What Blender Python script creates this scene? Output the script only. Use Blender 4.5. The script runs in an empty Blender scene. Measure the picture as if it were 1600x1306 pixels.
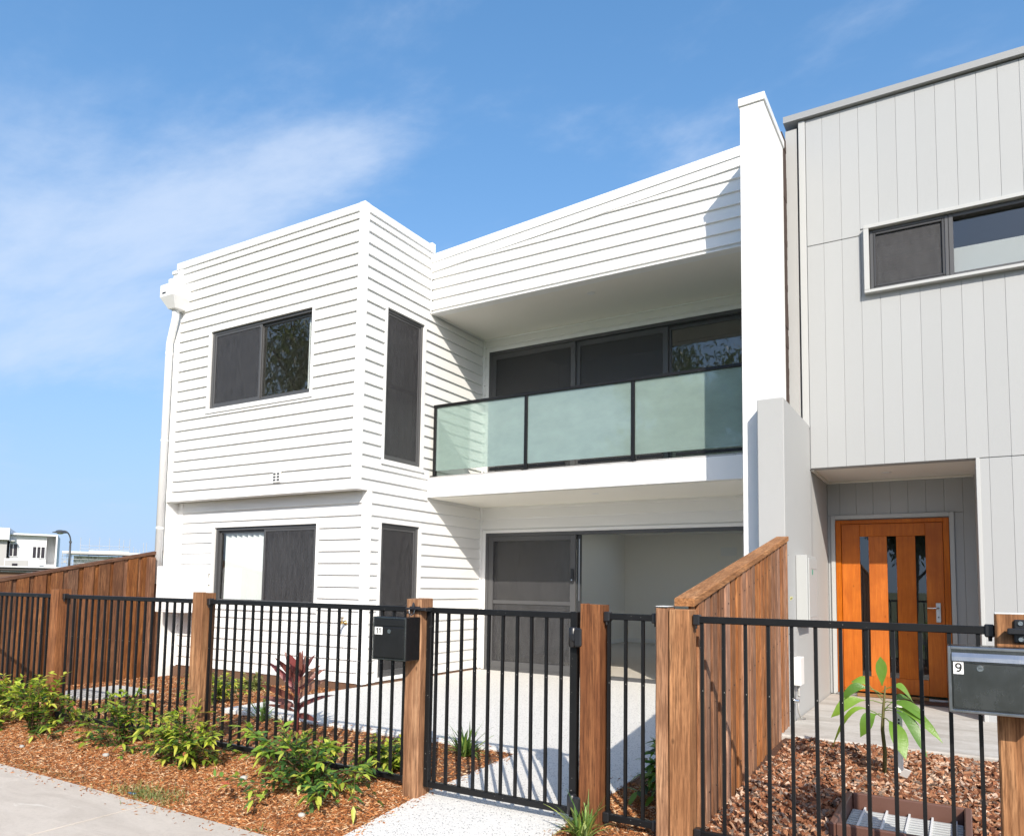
import bpy, bmesh, math, random
from mathutils import Vector, Matrix, noise as mnoise
R = math.radians
rnd = random.Random(11)
S = bpy.context.scene
COL = S.collection

# ------------------------------------------------------------------ camera
cam_d = bpy.data.cameras.new('camera'); cam = bpy.data.objects.new('camera', cam_d); COL.objects.link(cam)
CX, CY, CZ = 6.3191, -6.9694, 1.2374
yaw, pitch, roll = R(31.0953), R(4.5535), R(0.8981)
fw = Vector((-math.sin(yaw)*math.cos(pitch), math.cos(yaw)*math.cos(pitch), math.sin(pitch)))
rt0 = Vector((math.cos(yaw), math.sin(yaw), 0)); up0 = rt0.cross(fw)
rt = rt0*math.cos(roll) + up0*math.sin(roll); up = up0*math.cos(roll) - rt0*math.sin(roll)
cam.matrix_world = Matrix(((rt.x, up.x, -fw.x, CX), (rt.y, up.y, -fw.y, CY), (rt.z, up.z, -fw.z, CZ), (0, 0, 0, 1)))
cam_d.sensor_fit = 'HORIZONTAL'; cam_d.sensor_width = 36; cam_d.lens = 1163.41/1600*36
cam_d.shift_x = 0.0; cam_d.shift_y = (823.58-653)/1600
cam_d.clip_start = .05; cam_d.clip_end = 6000
S.camera = cam

# ------------------------------------------------------------------ sun and sky
SUN = Vector((0.88, -1.22, 1.0)).normalized()          # towards the sun
sl = bpy.data.lights.new('sun', 'SUN'); sl.energy = 4.8; sl.angle = R(.53); sl.color = (1, .93, .82)
so = bpy.data.objects.new('sun', sl); COL.objects.link(so)
so.rotation_euler = (-SUN).to_track_quat('-Z', 'Y').to_euler(); so.location = (20, -30, 30)
W = bpy.data.worlds.new('World'); S.world = W; W.use_nodes = True
nt = W.node_tree; N = nt.nodes; L = nt.links; N.clear()
out = N.new('ShaderNodeOutputWorld'); bg = N.new('ShaderNodeBackground')
sky = N.new('ShaderNodeTexSky'); sky.sky_type = 'NISHITA'; sky.sun_disc = False
sky.sun_elevation = math.asin(SUN.z); sky.sun_rotation = math.atan2(SUN.x, SUN.y)
sky.air_density = 1.0; sky.dust_density = 1.0; sky.ozone_density = 1.5; sky.altitude = 20
bg.inputs['Strength'].default_value = .15
# thin drifting cloud, the same over the whole dome
tc = N.new('ShaderNodeTexCoord')
vm = N.new('ShaderNodeVectorMath'); vm.operation = 'MULTIPLY_ADD'; vm.inputs[1].default_value = (1, 1, .77); vm.inputs[2].default_value = (0, 0, .23)
L.new(tc.outputs['Generated'], vm.inputs[0]); vn = N.new('ShaderNodeVectorMath'); vn.operation = 'NORMALIZE'; L.new(vm.outputs[0], vn.inputs[0]); L.new(vn.outputs[0], sky.inputs[0])
sep = N.new('ShaderNodeSeparateXYZ'); L.new(tc.outputs['Generated'], sep.inputs[0])
def M(op, a, b=None, clamp=False):
    n = N.new('ShaderNodeMath'); n.operation = op; n.use_clamp = clamp
    for i, v in enumerate((a, b)):
        if v is None: continue
        if isinstance(v, (int, float)): n.inputs[i].default_value = v
        else: L.new(v, n.inputs[i])
    return n.outputs[0]
zc = M('ADD', M('MAXIMUM', sep.outputs[2], 0.0), .30)
cmb = N.new('ShaderNodeCombineXYZ')
L.new(M('DIVIDE', sep.outputs[0], zc), cmb.inputs[0]); L.new(M('DIVIDE', sep.outputs[1], zc), cmb.inputs[1])
mp = N.new('ShaderNodeMapping'); mp.inputs['Location'].default_value = (-2.116, -21.122, -2.004); mp.inputs['Rotation'].default_value = (0, 0, -1.306); mp.inputs['Scale'].default_value = (.96, 1.6, 1)
L.new(cmb.outputs[0], mp.inputs[0])
nz = N.new('ShaderNodeTexNoise'); nz.inputs['Scale'].default_value = 1.0; nz.inputs['Detail'].default_value = 10; nz.inputs['Roughness'].default_value = .60; nz.inputs['Distortion'].default_value = .3
L.new(mp.outputs[0], nz.inputs['Vector'])
cr = N.new('ShaderNodeValToRGB'); cr.color_ramp.elements[0].position = .46; cr.color_ramp.elements[1].position = .71
cr.color_ramp.interpolation = 'EASE'
L.new(nz.outputs[0], cr.inputs[0])
fac = M('MULTIPLY', cr.outputs[0], .62, True)
mx = N.new('ShaderNodeMixRGB'); L.new(fac, mx.inputs[0]); hs_ = N.new('ShaderNodeHueSaturation'); hs_.inputs['Hue'].default_value = .495; hs_.inputs['Saturation'].default_value = 1.22; hs_.inputs['Value'].default_value = 1.5; L.new(sky.outputs[0], hs_.inputs['Color']); L.new(hs_.outputs[0], mx.inputs[1]); mx.inputs[2].default_value = (4.6, 5.1, 6.0, 1)
hz = N.new('ShaderNodeMixRGB'); hz.inputs[2].default_value = (2.85, 3.6, 4.7, 1)
L.new(M('MULTIPLY', M('POWER', M('SUBTRACT', 1., M('MAXIMUM', sep.outputs[2], 0.)), 3.6), .95), hz.inputs[0]); L.new(mx.outputs[0], hz.inputs[1]); L.new(hz.outputs[0], bg.inputs['Color']); L.new(bg.outputs[0], out.inputs[0])
S.view_settings.view_transform = 'Standard'; S.view_settings.look = 'None'; S.view_settings.gamma = 1
S.view_settings.use_curve_mapping = False
S.view_settings.exposure = .30
S.cycles.use_denoising = True
S.cycles.max_bounces = 12; S.cycles.diffuse_bounces = 9; S.cycles.glossy_bounces = 4
S.cycles.transmission_bounces = 6; S.cycles.transparent_max_bounces = 24
S.cycles.caustics_reflective = False; S.cycles.caustics_refractive = False
S.cycles.sample_clamp_indirect = 6

# ------------------------------------------------------------------ materials
MAT = {}
class G:                                                 # small node-graph helper
    def __init__(s, name):
        s.m = bpy.data.materials.new(name); s.m.use_nodes = True; s.t = s.m.node_tree; s.t.nodes.clear()
        s.out = s.n('OutputMaterial'); MAT[name] = s.m
    def n(s, k, **kw):
        n = s.t.nodes.new('ShaderNode' + k)
        for a, v in kw.items(): setattr(n, a, v)
        return n
    def set(s, sock, v):
        if isinstance(v, bpy.types.NodeSocket): s.t.links.new(v, sock)
        else: sock.default_value = v
    def co(s, kind='Object'): return s.n('TexCoord').outputs[kind]
    def pos(s): return s.n('NewGeometry').outputs['Position']
    def mapping(s, v, scale=(1, 1, 1), loc=None):
        n = s.n('Mapping'); s.set(n.inputs[0], v); n.inputs['Scale'].default_value = scale
        if loc is not None: s.set(n.inputs['Location'], loc)
        return n.outputs[0]
    def noise(s, v, scale=5, detail=4, rough=.5, dist=0):
        n = s.n('TexNoise'); s.set(n.inputs['Vector'], v)
        for k, x in (('Scale', scale), ('Detail', detail), ('Roughness', rough), ('Distortion', dist)): n.inputs[k].default_value = x
        return n.outputs[0]
    def ramp(s, f, pts, interp='LINEAR'):
        n = s.n('ValToRGB'); e = n.color_ramp.elements; n.color_ramp.interpolation = interp
        while len(e) > len(pts): e.remove(e[-1])
        while len(e) < len(pts): e.new(1)
        for q, (p, c) in zip(e, pts): q.position = p; q.color = tuple(c) + (1,) if len(c) == 3 else c
        s.set(n.inputs[0], f); return n.outputs[0]
    def mix(s, f, a, b, mode='MIX'):
        n = s.n('MixRGB', blend_type=mode); s.set(n.inputs[0], f)
        for i, v in ((1, a), (2, b)): s.set(n.inputs[i], v if isinstance(v, bpy.types.NodeSocket) else (tuple(v) + (1,))[:4])
        return n.outputs[0]
    def math(s, op, a, b=0.):
        n = s.n('Math', operation=op); s.set(n.inputs[0], a); s.set(n.inputs[1], b); return n.outputs[0]
    def bump(s, h, dist=.01, strength=1):
        n = s.n('Bump'); n.inputs['Distance'].default_value = dist; n.inputs['Strength'].default_value = strength
        s.set(n.inputs['Height'], h); return n.outputs[0]
    def rand(s): return s.n('ObjectInfo').outputs['Random']
    def principled(s, col, rough=.5, bump=None, **kw):
        p = s.n('BsdfPrincipled')
        s.set(p.inputs['Base Color'], col if isinstance(col, bpy.types.NodeSocket) else (tuple(col) + (1,))[:4])
        s.set(p.inputs['Roughness'], rough)
        if bump is not None: s.set(p.inputs['Normal'], bump)
        for k, v in kw.items(): s.set(p.inputs[k.replace('_', ' ')], v)
        return p.outputs[0]
    def end(s, sh): s.t.links.new(sh, s.out.inputs[0]); return s.m
    def mixsh(s, f, a, b):
        n = s.n('MixShader'); s.set(n.inputs[0], f); s.t.links.new(a, n.inputs[1]); s.t.links.new(b, n.inputs[2]); return n.outputs[0]

def paint(name, col, rough=.5, dirt=.06, bumpd=.0006, bs=180, rv=.03):
    g = G(name); p = g.pos()
    n1 = g.noise(p, 1.3, 5, .6); n2 = g.noise(p, 14, 4, .6)
    f = g.math('MULTIPLY', g.math('ADD', n1, g.math('MULTIPLY', n2, .5)), dirt)
    c = g.mix(f, col, tuple(x*.62 for x in col))
    v = g.math('ADD', g.math('MULTIPLY', g.rand(), rv), 1 - rv)
    hs = g.n('HueSaturation'); g.set(hs.inputs['Color'], c); g.set(hs.inputs['Value'], v)
    return g.end(g.principled(hs.outputs[0], rough, g.bump(g.noise(p, bs, 3), bumpd)))
paint('white_paint', (.79, .785, .765), .42, .09)
paint('white_trim', (.81, .805, .79), .4, .04)
paint('soffit_white', (.78, .75, .68), .6)
paint('soffit_pale', (.88, .85, .76), .6)
paint('white_render', (.80, .795, .775), .7, .05, .0025, 260)
paint('grey_render', (.41, .412, .405), .75, .10, .003, 240)
paint('grey_cladding', (.375, .382, .382), .5, .06, .0008, 150, .035)
paint('grey_trim', (.45, .455, .445), .45, .05)
paint('gutter_grey', (.30, .305, .305), .4, .08)
paint('meter_grey', (.44, .45, .44), .4, .05)
paint('interior_white', (.86, .835, .775), .7, .02)
paint('skirting_white', (.8, .8, .78), .4, .02)
paint('white_metal', (.8, .8, .79), .35, .05)
paint('dark_mastic', (.055, .03, .022), .8, .3)
paint('base_brown', (.16, .085, .05), .8, .3)
paint('charcoal', (.074, .074, .076), .42, .1, .0002)
paint('charcoal_dark', (.035, .035, .037), .45, .1, .0002)
paint('blind_white', (.82, .82, .83), .6, .02)
paint('green_sticker', (.02, .30, .20), .5, .02)
paint('yellow_chalk', (.75, .72, .25), .8, .1)
paint('plastic_white', (.75, .75, .73), .4, .06)
paint('pvc_grey', (.35, .34, .32), .5, .1)
paint('dark_roof', (.07, .06, .055), .7, .3)
paint('far_white', (.70, .70, .70), .7, .05)
paint('far_grey', (.42, .41, .40), .7, .08)
paint('far_glass', (.035, .03, .035), .2, .1)
paint('lamp_grey', (.055, .058, .062), .45, .1)
paint('steel_pole', (.42, .43, .44), .45, .15)
paint('terracotta', (.13, .06, .042), .55, .12)
paint('black_ink', (.012, .012, .012), .5, .02)
paint('sticker_white', (.78, .78, .76), .45, .03)

def metal(name, col, rough, metallic=1., bumpd=.0003, stretch=(3, 3, 90), spots=0, spec=.5):
    g = G(name); p = g.co()
    n = g.noise(g.mapping(p, stretch), 6, 4); n2 = g.noise(p, 9, 5, .6)
    r = g.math('ADD', g.math('MULTIPLY', n2, .25), rough - .12)
    c = g.mix(n2, tuple(x*.75 for x in col), col)
    if spots:
        v = g.n('TexVoronoi'); g.set(v.inputs['Vector'], p); v.inputs['Scale'].default_value = 55
        f = g.ramp(v.outputs['Distance'], [(0, (1, 1, 1)), (.07, (1, 1, 1)), (.11, (0, 0, 0))])
        k = g.ramp(g.noise(p, 20, 2), [(.55, (0, 0, 0)), (.62, (1, 1, 1))])
        c = g.mix(g.mix(1, f, k, 'MULTIPLY'), c, (.55, .53, .5))
    return g.end(g.principled(c, r, g.bump(n, bumpd), Metallic=metallic, Specular_IOR_Level=spec))
metal('black_powder', (.009, .009, .0095), .42, 0., .0002, (5, 5, 5), 1, .3)
metal('black_plastic', (.018, .018, .02), .32, 0.)
metal('black_enamel', (.014, .014, .015), .2, .0)
metal('stainless', (.50, .50, .51), .3, 1., .0004, (60, 3, 3))
metal('stainless_dull', (.24, .238, .232), .25, 1., .0006, (60, 3, 3))
metal('brass', (.62, .42, .16), .38)
metal('chrome', (.7, .7, .7), .2)
metal('aluminium', (.6, .6, .6), .35, 1, .0002, (60, 3, 3))

def timber(name, a, b, c, rough=.75, var=.5, axis=2, ring=26, grain=.8):
    g = G(name); o = g.co(); r = g.rand()
    cb = g.n('CombineXYZ'); 
    for i, k in enumerate((37., 91., 53.)): g.set(cb.inputs[i], g.math('MULTIPLY', r, k))
    sc = [1., 1., 1.]; sc[axis] = .055
    v = g.mapping(o, sc, cb.outputs[0])
    n1 = g.noise(v, ring, 5, .6, .6); n2 = g.noise(v, 110, 4, .7); n3 = g.noise(g.mapping(o, (1, 1, 1), cb.outputs[0]), 2.6, 4, .6)
    col = g.ramp(n1, [(.28, a), (.5, b), (.72, c)])
    col = g.mix(g.ramp(n2, [(.40, (0, 0, 0)), (.62, (grain, grain, grain))]), col, tuple(x*.42 for x in a))
    col = g.mix(g.ramp(n3, [(.40, (0, 0, 0)), (.70, (.65, .65, .65))]), col, tuple(x*.75 for x in a))
    kn = g.n('TexVoronoi'); g.set(kn.inputs['Vector'], g.mapping(o, [1.6 if i != axis else .9 for i in range(3)], cb.outputs[0])); kn.inputs['Scale'].default_value = 4.2
    col = g.mix(g.ramp(kn.outputs['Distance'], [(.0, (.85, .85, .85)), (.035, (.6, .6, .6)), (.07, (0, 0, 0))]), col, tuple(x*.35 for x in a))
    hs = g.n('HueSaturation'); g.set(hs.inputs['Color'], col)
    g.set(hs.inputs['Value'], g.math('ADD', g.math('MULTIPLY', g.rand(), var), 1 - var/2))
    g.set(hs.inputs['Saturation'], g.math('ADD', g.math('MULTIPLY', g.math('FRACT', g.math('MULTIPLY', r, 7.3)), .5*var), 1 - .3*var))
    bm_ = g.bump(g.math('ADD', n1, g.math('MULTIPLY', n2, .7)), .004, .7)
    return g.end(g.principled(hs.outputs[0], rough, bm_, Specular_IOR_Level=.25))
timber('post_timber', (.15, .056, .025), (.25, .105, .046), (.33, .155, .072), ring=15, var=.3)
timber('post_pale', (.22, .098, .045), (.39, .195, .095), (.54, .31, .165), ring=15, var=.3)
timber('paling_timber', (.20, .085, .040), (.36, .165, .080), (.52, .28, .150), ring=30, var=.75)
timber('paling_dark', (.13, .05, .022), (.235, .10, .043), (.34, .165, .075), ring=18, var=.5)
timber('cap_timber', (.22, .105, .05), (.36, .18, .09), (.46, .26, .14), axis=1)
timber('cap_dark', (.14, .055, .025), (.23, .098, .045), (.28, .13, .06), axis=1)
timber('door_timber', (.41, .094, .006), (.50, .128, .009), (.58, .165, .014), .38, var=.12, ring=40, grain=.15)
timber('plank_timber', (.24, .12, .05), (.36, .19, .08), (.42, .24, .11), axis=0)

def glass():
    g = G('window_glass')
    gl = g.n('BsdfGlossy'); gl.inputs['Roughness'].default_value = .004; gl.inputs['Color'].default_value = (1, 1, 1, 1)
    gb = g.bump(g.noise(g.pos(), 1.2, 1), .0003); g.set(gl.inputs['Normal'], gb)
    tr = g.n('BsdfTransparent'); tr.inputs['Color'].default_value = (.93, .95, .94, 1)
    fr = g.n('Fresnel'); fr.inputs['IOR'].default_value = 1.62; bf = g.n('NewGeometry').outputs['Backfacing']
    f = g.math('MULTIPLY', g.math('MINIMUM', g.math('ADD', g.math('MULTIPLY', fr.outputs[0], 1.5), .02), 1.), g.math('SUBTRACT', 1., bf))
    return g.end(g.mixsh(f, tr.outputs[0], gl.outputs[0]))
glass()
def frosted():
    g = G('frosted_glass'); p = g.pos()
    sm = g.noise(g.mapping(p, (1, 1, 1.6)), 3.2, 5, .6)
    di = g.n('BsdfDiffuse'); di.inputs['Color'].default_value = (.52, .63, .59, 1)
    tl = g.n('BsdfTranslucent'); tl.inputs['Color'].default_value = (.58, .72, .67, 1)
    tp = g.n('BsdfTransparent'); tp.inputs['Color'].default_value = (.84, .94, .90, 1)
    a = g.mixsh(.5, di.outputs[0], tl.outputs[0])
    f1 = g.math('ADD', g.math('MULTIPLY', sm, .30), .30)
    b = g.mixsh(f1, a, tp.outputs[0])
    gl = g.n('BsdfGlossy'); gl.inputs['Roughness'].default_value = .03
    fr = g.n('Fresnel'); fr.inputs['IOR'].default_value = 1.5
    bf = g.n('NewGeometry').outputs['Backfacing']
    return g.end(g.mixsh(g.math('MULTIPLY', g.math('MULTIPLY', fr.outputs[0], 2.6), g.math('SUBTRACT', 1., bf)), b, gl.outputs[0]))
frosted()
def screen():
    g = G('fly_screen'); p = g.pos()
    d_ = g.principled(g.mix(g.ramp(g.noise(g.mapping(p, (1, 1, .22)), 26, 5, .7), [(.35, (0, 0, 0)), (.65, (1, 1, 1))]), (.030, .029, .031), (.058, .057, .060)), .6, g.bump(g.noise(p, 700, 2), .0006))
    tp = g.n('BsdfTransparent')
    return g.end(g.mixsh(.34, d_, tp.outputs[0]))
screen()

def aggregate():
    g = G('exposed_aggregate'); p = g.pos()
    v = g.n('TexVoronoi'); g.set(v.inputs['Vector'], p); v.inputs['Scale'].default_value = 105; v.inputs['Randomness'].default_value = 1
    sp = g.n('SeparateColor'); g.set(sp.inputs[0], v.outputs['Color'])
    stone = g.ramp(sp.outputs[0], [(0, (.09, .088, .088)), (.09, (.24, .235, .23)), (.17, (.60, .585, .555)), (.55, (.74, .72, .68)), (1, (.80, .78, .74))], 'CONSTANT')
    edge = g.ramp(v.outputs['Distance'], [(.30, (0, 0, 0)), (.52, (1, 1, 1))])
    c = g.mix(edge, stone, (.72, .70, .66))
    c = g.mix(g.math('MULTIPLY', g.noise(p, 2.2, 5, .6), .18), c, (.45, .43, .40))
    return g.end(g.principled(c, .75, g.bump(g.math('MULTIPLY', v.outputs['Distance'], -1.), .004)))
aggregate()
def concrete(name, a, b, stain=(.25, .22, .18)):
    g = G(name); p = g.pos()
    c = g.mix(g.noise(p, 3.1, 7, .62), a, b)
    c = g.mix(g.ramp(g.noise(g.mapping(p, (1, 2.6, 1)), 1.4, 8, .7, .6), [(.42, (0, 0, 0)), (.72, (.75, .75, .75))]), c, stain)
    c = g.mix(g.ramp(g.noise(p, 38, 5, .75), [(.5, (0, 0, 0)), (.75, (.45, .45, .45))]), c, stain)
    c = g.mix(g.ramp(g.noise(p, 260, 2), [(.6, (0, 0, 0)), (.75, (.4, .4, .4))]), c, (.2, .19, .17))
    c = g.mix(g.ramp(g.noise(g.mapping(p, (1, 5, 1)), 2.3, 6, .7, 1.2), [(.62, (0, 0, 0)), (.70, (.55, .55, .55))]), c, (.70, .65, .58))
    return g.end(g.principled(c, .85, g.bump(g.noise(p, 120, 5, .7), .003)))
concrete('footpath_concrete', (.52, .45, .38), (.62, .55, .47), (.40, .34, .28))
concrete('porch_concrete', (.44, .42, .39), (.54, .52, .485))
concrete('kerb_concrete', (.42, .40, .37), (.5, .48, .45))
def soil(name, a, b, c):
    g = G(name); p = g.pos()
    n = g.noise(g.mapping(p, (1, 1.7, 1)), 55, 6, .7, .8); n2 = g.noise(p, 4, 5)
    col = g.mix(g.math('MULTIPLY', n2, .5), g.ramp(n, [(.3, a), (.5, b), (.7, c)]), a)
    return g.end(g.principled(col, .95, g.bump(n, .02)))
soil('mulch_soil', (.08, .03, .013), (.22, .09, .038), (.38, .18, .08))
soil('bark_soil', (.045, .02, .012), (.12, .05, .026), (.22, .10, .05))
soil('earth', (.10, .12, .045), (.15, .17, .06), (.20, .20, .09))
soil('asphalt', (.04, .04, .042), (.05, .05, .05), (.07, .07, .068))
soil('carpet', (.56, .51, .44), (.60, .55, .48), (.63, .58, .51))

def attr_mat(name, rough=.6, trans=0., spec=.3, bump=None, tint=None):
    g = G(name); a = g.n('Attribute', attribute_name='Col').outputs['Color']
    c = g.mix(g.math('MULTIPLY', g.noise(g.pos(), 45, 3), .35), a, (.02, .02, .008)) if bump is None else g.mix(g.math('MULTIPLY', g.noise(g.mapping(g.pos(), (1, 1, 1)), 130, 4), .5), a, (.05, .022, .01))
    p = g.principled(c, rough, g.bump(g.noise(g.pos(), 160, 3), bump or .002), Specular_IOR_Level=spec)
    if trans:
        t = g.n('BsdfTranslucent'); hs = g.n('HueSaturation'); g.set(hs.inputs['Color'], a); hs.inputs['Value'].default_value = 1.7; hs.inputs['Saturation'].default_value = 1.05
        g.set(t.inputs['Color'], hs.outputs[0]); p = g.mixsh(trans, p, t.outputs[0])
    return g.end(p)
attr_mat('chip', .85, 0, .15, .004)
attr_mat('leaf', .38, .33, .5)
attr_mat('leaf_waxy', .3, .25, .5)
attr_mat('grass_blade', .5, .3, .3)
attr_mat('bark', .85, 0, .2, .004)
def rcol(c, v=.12): 
    k = 1 + rnd.uniform(-v, v); return tuple(max(0, x*k*(1 + rnd.uniform(-v, v)*.4)) for x in c)

# ------------------------------------------------------------------ building helpers
WM = {}                                                   # world matrices of parents
def link(o, parent):
    COL.objects.link(o)
    if parent is not None:
        o.parent = parent; o.matrix_parent_inverse = WM[parent].inverted()
    WM[o] = Matrix.Translation(o.location)
    return o
def thing(name, label, cat, loc=(0, 0, 0), group=None):
    o = bpy.data.objects.new(name, None); o.location = loc; o.empty_display_size = .1
    COL.objects.link(o); WM[o] = Matrix.Translation(loc)
    return tag(o, label, cat, group)
def tag(o, label, cat, group=None):
    o['label'] = label; o['category'] = cat
    if group: o['group'] = group
    return o
class MB:
    def __init__(s): s.v = []; s.f = []; s.c = []
    def add(s, vs, fs, col=None):
        k = len(s.v); s.v += [tuple(p) for p in vs]; s.f += [tuple(i + k for i in f) for f in fs]
        if col is not None: s.c += [col]*len(vs)
        return s
    def box(s, x0, x1, y0, y1, z0, z1, c=0.):
        if c <= 0:
            return s.add([(x, y, z) for z in (z0, z1) for y in (y0, y1) for x in (x0, x1)],
                         [(0, 2, 3, 1), (4, 5, 7, 6), (0, 1, 5, 4), (2, 6, 7, 3), (0, 4, 6, 2), (1, 3, 7, 5)])
        # chamfered box: 24 vertices
        X, Y, Z = (x0, x1), (y0, y1), (z0, z1); vs = []; idx = {}
        for i in (0, 1):
            for j in (0, 1):
                for k in (0, 1):
                    sx, sy, sz = (c if i == 0 else -c), (c if j == 0 else -c), (c if k == 0 else -c)
                    for ax, p in (('x', (X[i], Y[j]+sy, Z[k]+sz)), ('y', (X[i]+sx, Y[j], Z[k]+sz)), ('z', (X[i]+sx, Y[j]+sy, Z[k]))):
                        idx[(i, j, k, ax)] = len(vs); vs.append(p)
        q = lambda *a: idx[a]
        fs = []
        fs.append((q(0,0,0,'x'), q(0,0,1,'x'), q(0,1,1,'x'), q(0,1,0,'x'))); fs.append((q(1,0,0,'x'), q(1,1,0,'x'), q(1,1,1,'x'), q(1,0,1,'x')))
        fs.append((q(0,0,0,'y'), q(1,0,0,'y'), q(1,0,1,'y'), q(0,0,1,'y'))); fs.append((q(0,1,0,'y'), q(0,1,1,'y'), q(1,1,1,'y'), q(1,1,0,'y')))
        fs.append((q(0,0,0,'z'), q(0,1,0,'z'), q(1,1,0,'z'), q(1,0,0,'z'))); fs.append((q(0,0,1,'z'), q(1,0,1,'z'), q(1,1,1,'z'), q(0,1,1,'z')))
        for i in (0, 1):
            for j in (0, 1): fs.append((q(i,j,0,'x'), q(i,j,0,'y'), q(i,j,1,'y'), q(i,j,1,'x')))
        for i in (0, 1):
            for k in (0, 1): fs.append((q(i,0,k,'x'), q(i,0,k,'z'), q(i,1,k,'z'), q(i,1,k,'x')))
        for j in (0, 1):
            for k in (0, 1): fs.append((q(0,j,k,'y'), q(0,j,k,'z'), q(1,j,k,'z'), q(1,j,k,'y')))
        for i in (0, 1):
            for j in (0, 1):
                for k in (0, 1): fs.append((q(i,j,k,'x'), q(i,j,k,'y'), q(i,j,k,'z')))
        return s.add(vs, fs)
    def tube(s, pts, rad, n=10, col=None, cap=True, rads=None):
        pts = [Vector(p) for p in pts]; k0 = len(s.v); vs = []; fs = []
        side = None
        for i, p in enumerate(pts):
            t = (pts[min(i+1, len(pts)-1)] - pts[max(i-1, 0)]).normalized()
            if side is None:
                side = t.orthogonal().normalized()
            else:
                side = (side - t*side.dot(t)).normalized()
            b = t.cross(side); r = rads[i] if rads else rad
            for j in range(n):
                a = 2*math.pi*j/n; vs.append(p + side*math.cos(a)*r + b*math.sin(a)*r)
        for i in range(len(pts)-1):
            for j in range(n): fs.append((i*n+j, i*n+(j+1) % n, (i+1)*n+(j+1) % n, (i+1)*n+j))
        if cap: fs.append(tuple(range(n))[::-1]); fs.append(tuple((len(pts)-1)*n+j for j in range(n)))
        return s.add(vs, fs, col)
    def prism(s, poly, a, b, axis):
        # poly: 2D points, extruded from a to b along axis
        n = len(poly); P = []
        for t in (a, b):
            for (u, w) in poly: P.append({0: (t, u, w), 1: (u, t, w), 2: (u, w, t)}[axis])
        return s.add(P, [tuple(range(n))[::-1], tuple(range(n, 2*n))] + [(i, (i+1) % n, n+(i+1) % n, n+i) for i in range(n)])
    def lathe(s, prof, cx, cy, n=16, axis=2, origin=0):
        vs = []; fs = []
        for (r, t) in prof:
            for j in range(n):
                a = 2*math.pi*j/n; u, w = r*math.cos(a), r*math.sin(a)
                vs.append({2: (cx+u, cy+w, t), 1: (cx+u, t, cy+w), 0: (t, cx+u, cy+w)}[axis])
        for i in range(len(prof)-1):
            for j in range(n): fs.append((i*n+j, i*n+(j+1) % n, (i+1)*n+(j+1) % n, (i+1)*n+j))
        fs.append(tuple(range(n))[::-1]); fs.append(tuple((len(prof)-1)*n+j for j in range(n)))
        return s.add(vs, fs)
    def mesh(s, name, mat, smooth=False):
        me = bpy.data.meshes.new(name); me.from_pydata(s.v, [], s.f); me.materials.append(MAT[mat])
        if s.c:
            a = me.color_attributes.new('Col', 'FLOAT_COLOR', 'POINT')
            flat = []
            for c in s.c: flat += [c[0], c[1], c[2], 1.]
            a.data.foreach_set('color', flat)
        if not s.c or smooth:
            bm = bmesh.new(); bm.from_mesh(me); bmesh.ops.recalc_face_normals(bm, faces=bm.faces); bm.to_mesh(me); bm.free()
        if smooth: me.polygons.foreach_set('use_smooth', [True]*len(me.polygons))
        return me
    def obj(s, name, mat, parent=None, smooth=False, label=None, kind=None):
        # own origin at the centre of the piece, so that grain and wear differ from piece to piece
        xs = list(zip(*s.v)); c = Vector([(min(a)+max(a))/2 for a in xs])
        s.v = [(p[0]-c.x, p[1]-c.y, p[2]-c.z) for p in s.v]
        o = bpy.data.objects.new(name, s.mesh(name, mat, smooth)); o.location = c
        link(o, parent)
        if label: o['label'] = label
        if kind: o['kind'] = kind
        return o
def box(name, mat, parent, x0, x1, y0, y1, z0, z1, c=0., **k): return MB().box(x0, x1, y0, y1, z0, z1, c).obj(name, mat, parent, **k)
def inst(o, parent, loc):
    c = o.copy(); c.location = loc; COL.objects.link(c)
    if parent is not None: c.parent = parent; c.matrix_parent_inverse = WM[parent].inverted()
    WM[c] = Matrix.Translation(loc); return c

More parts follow.
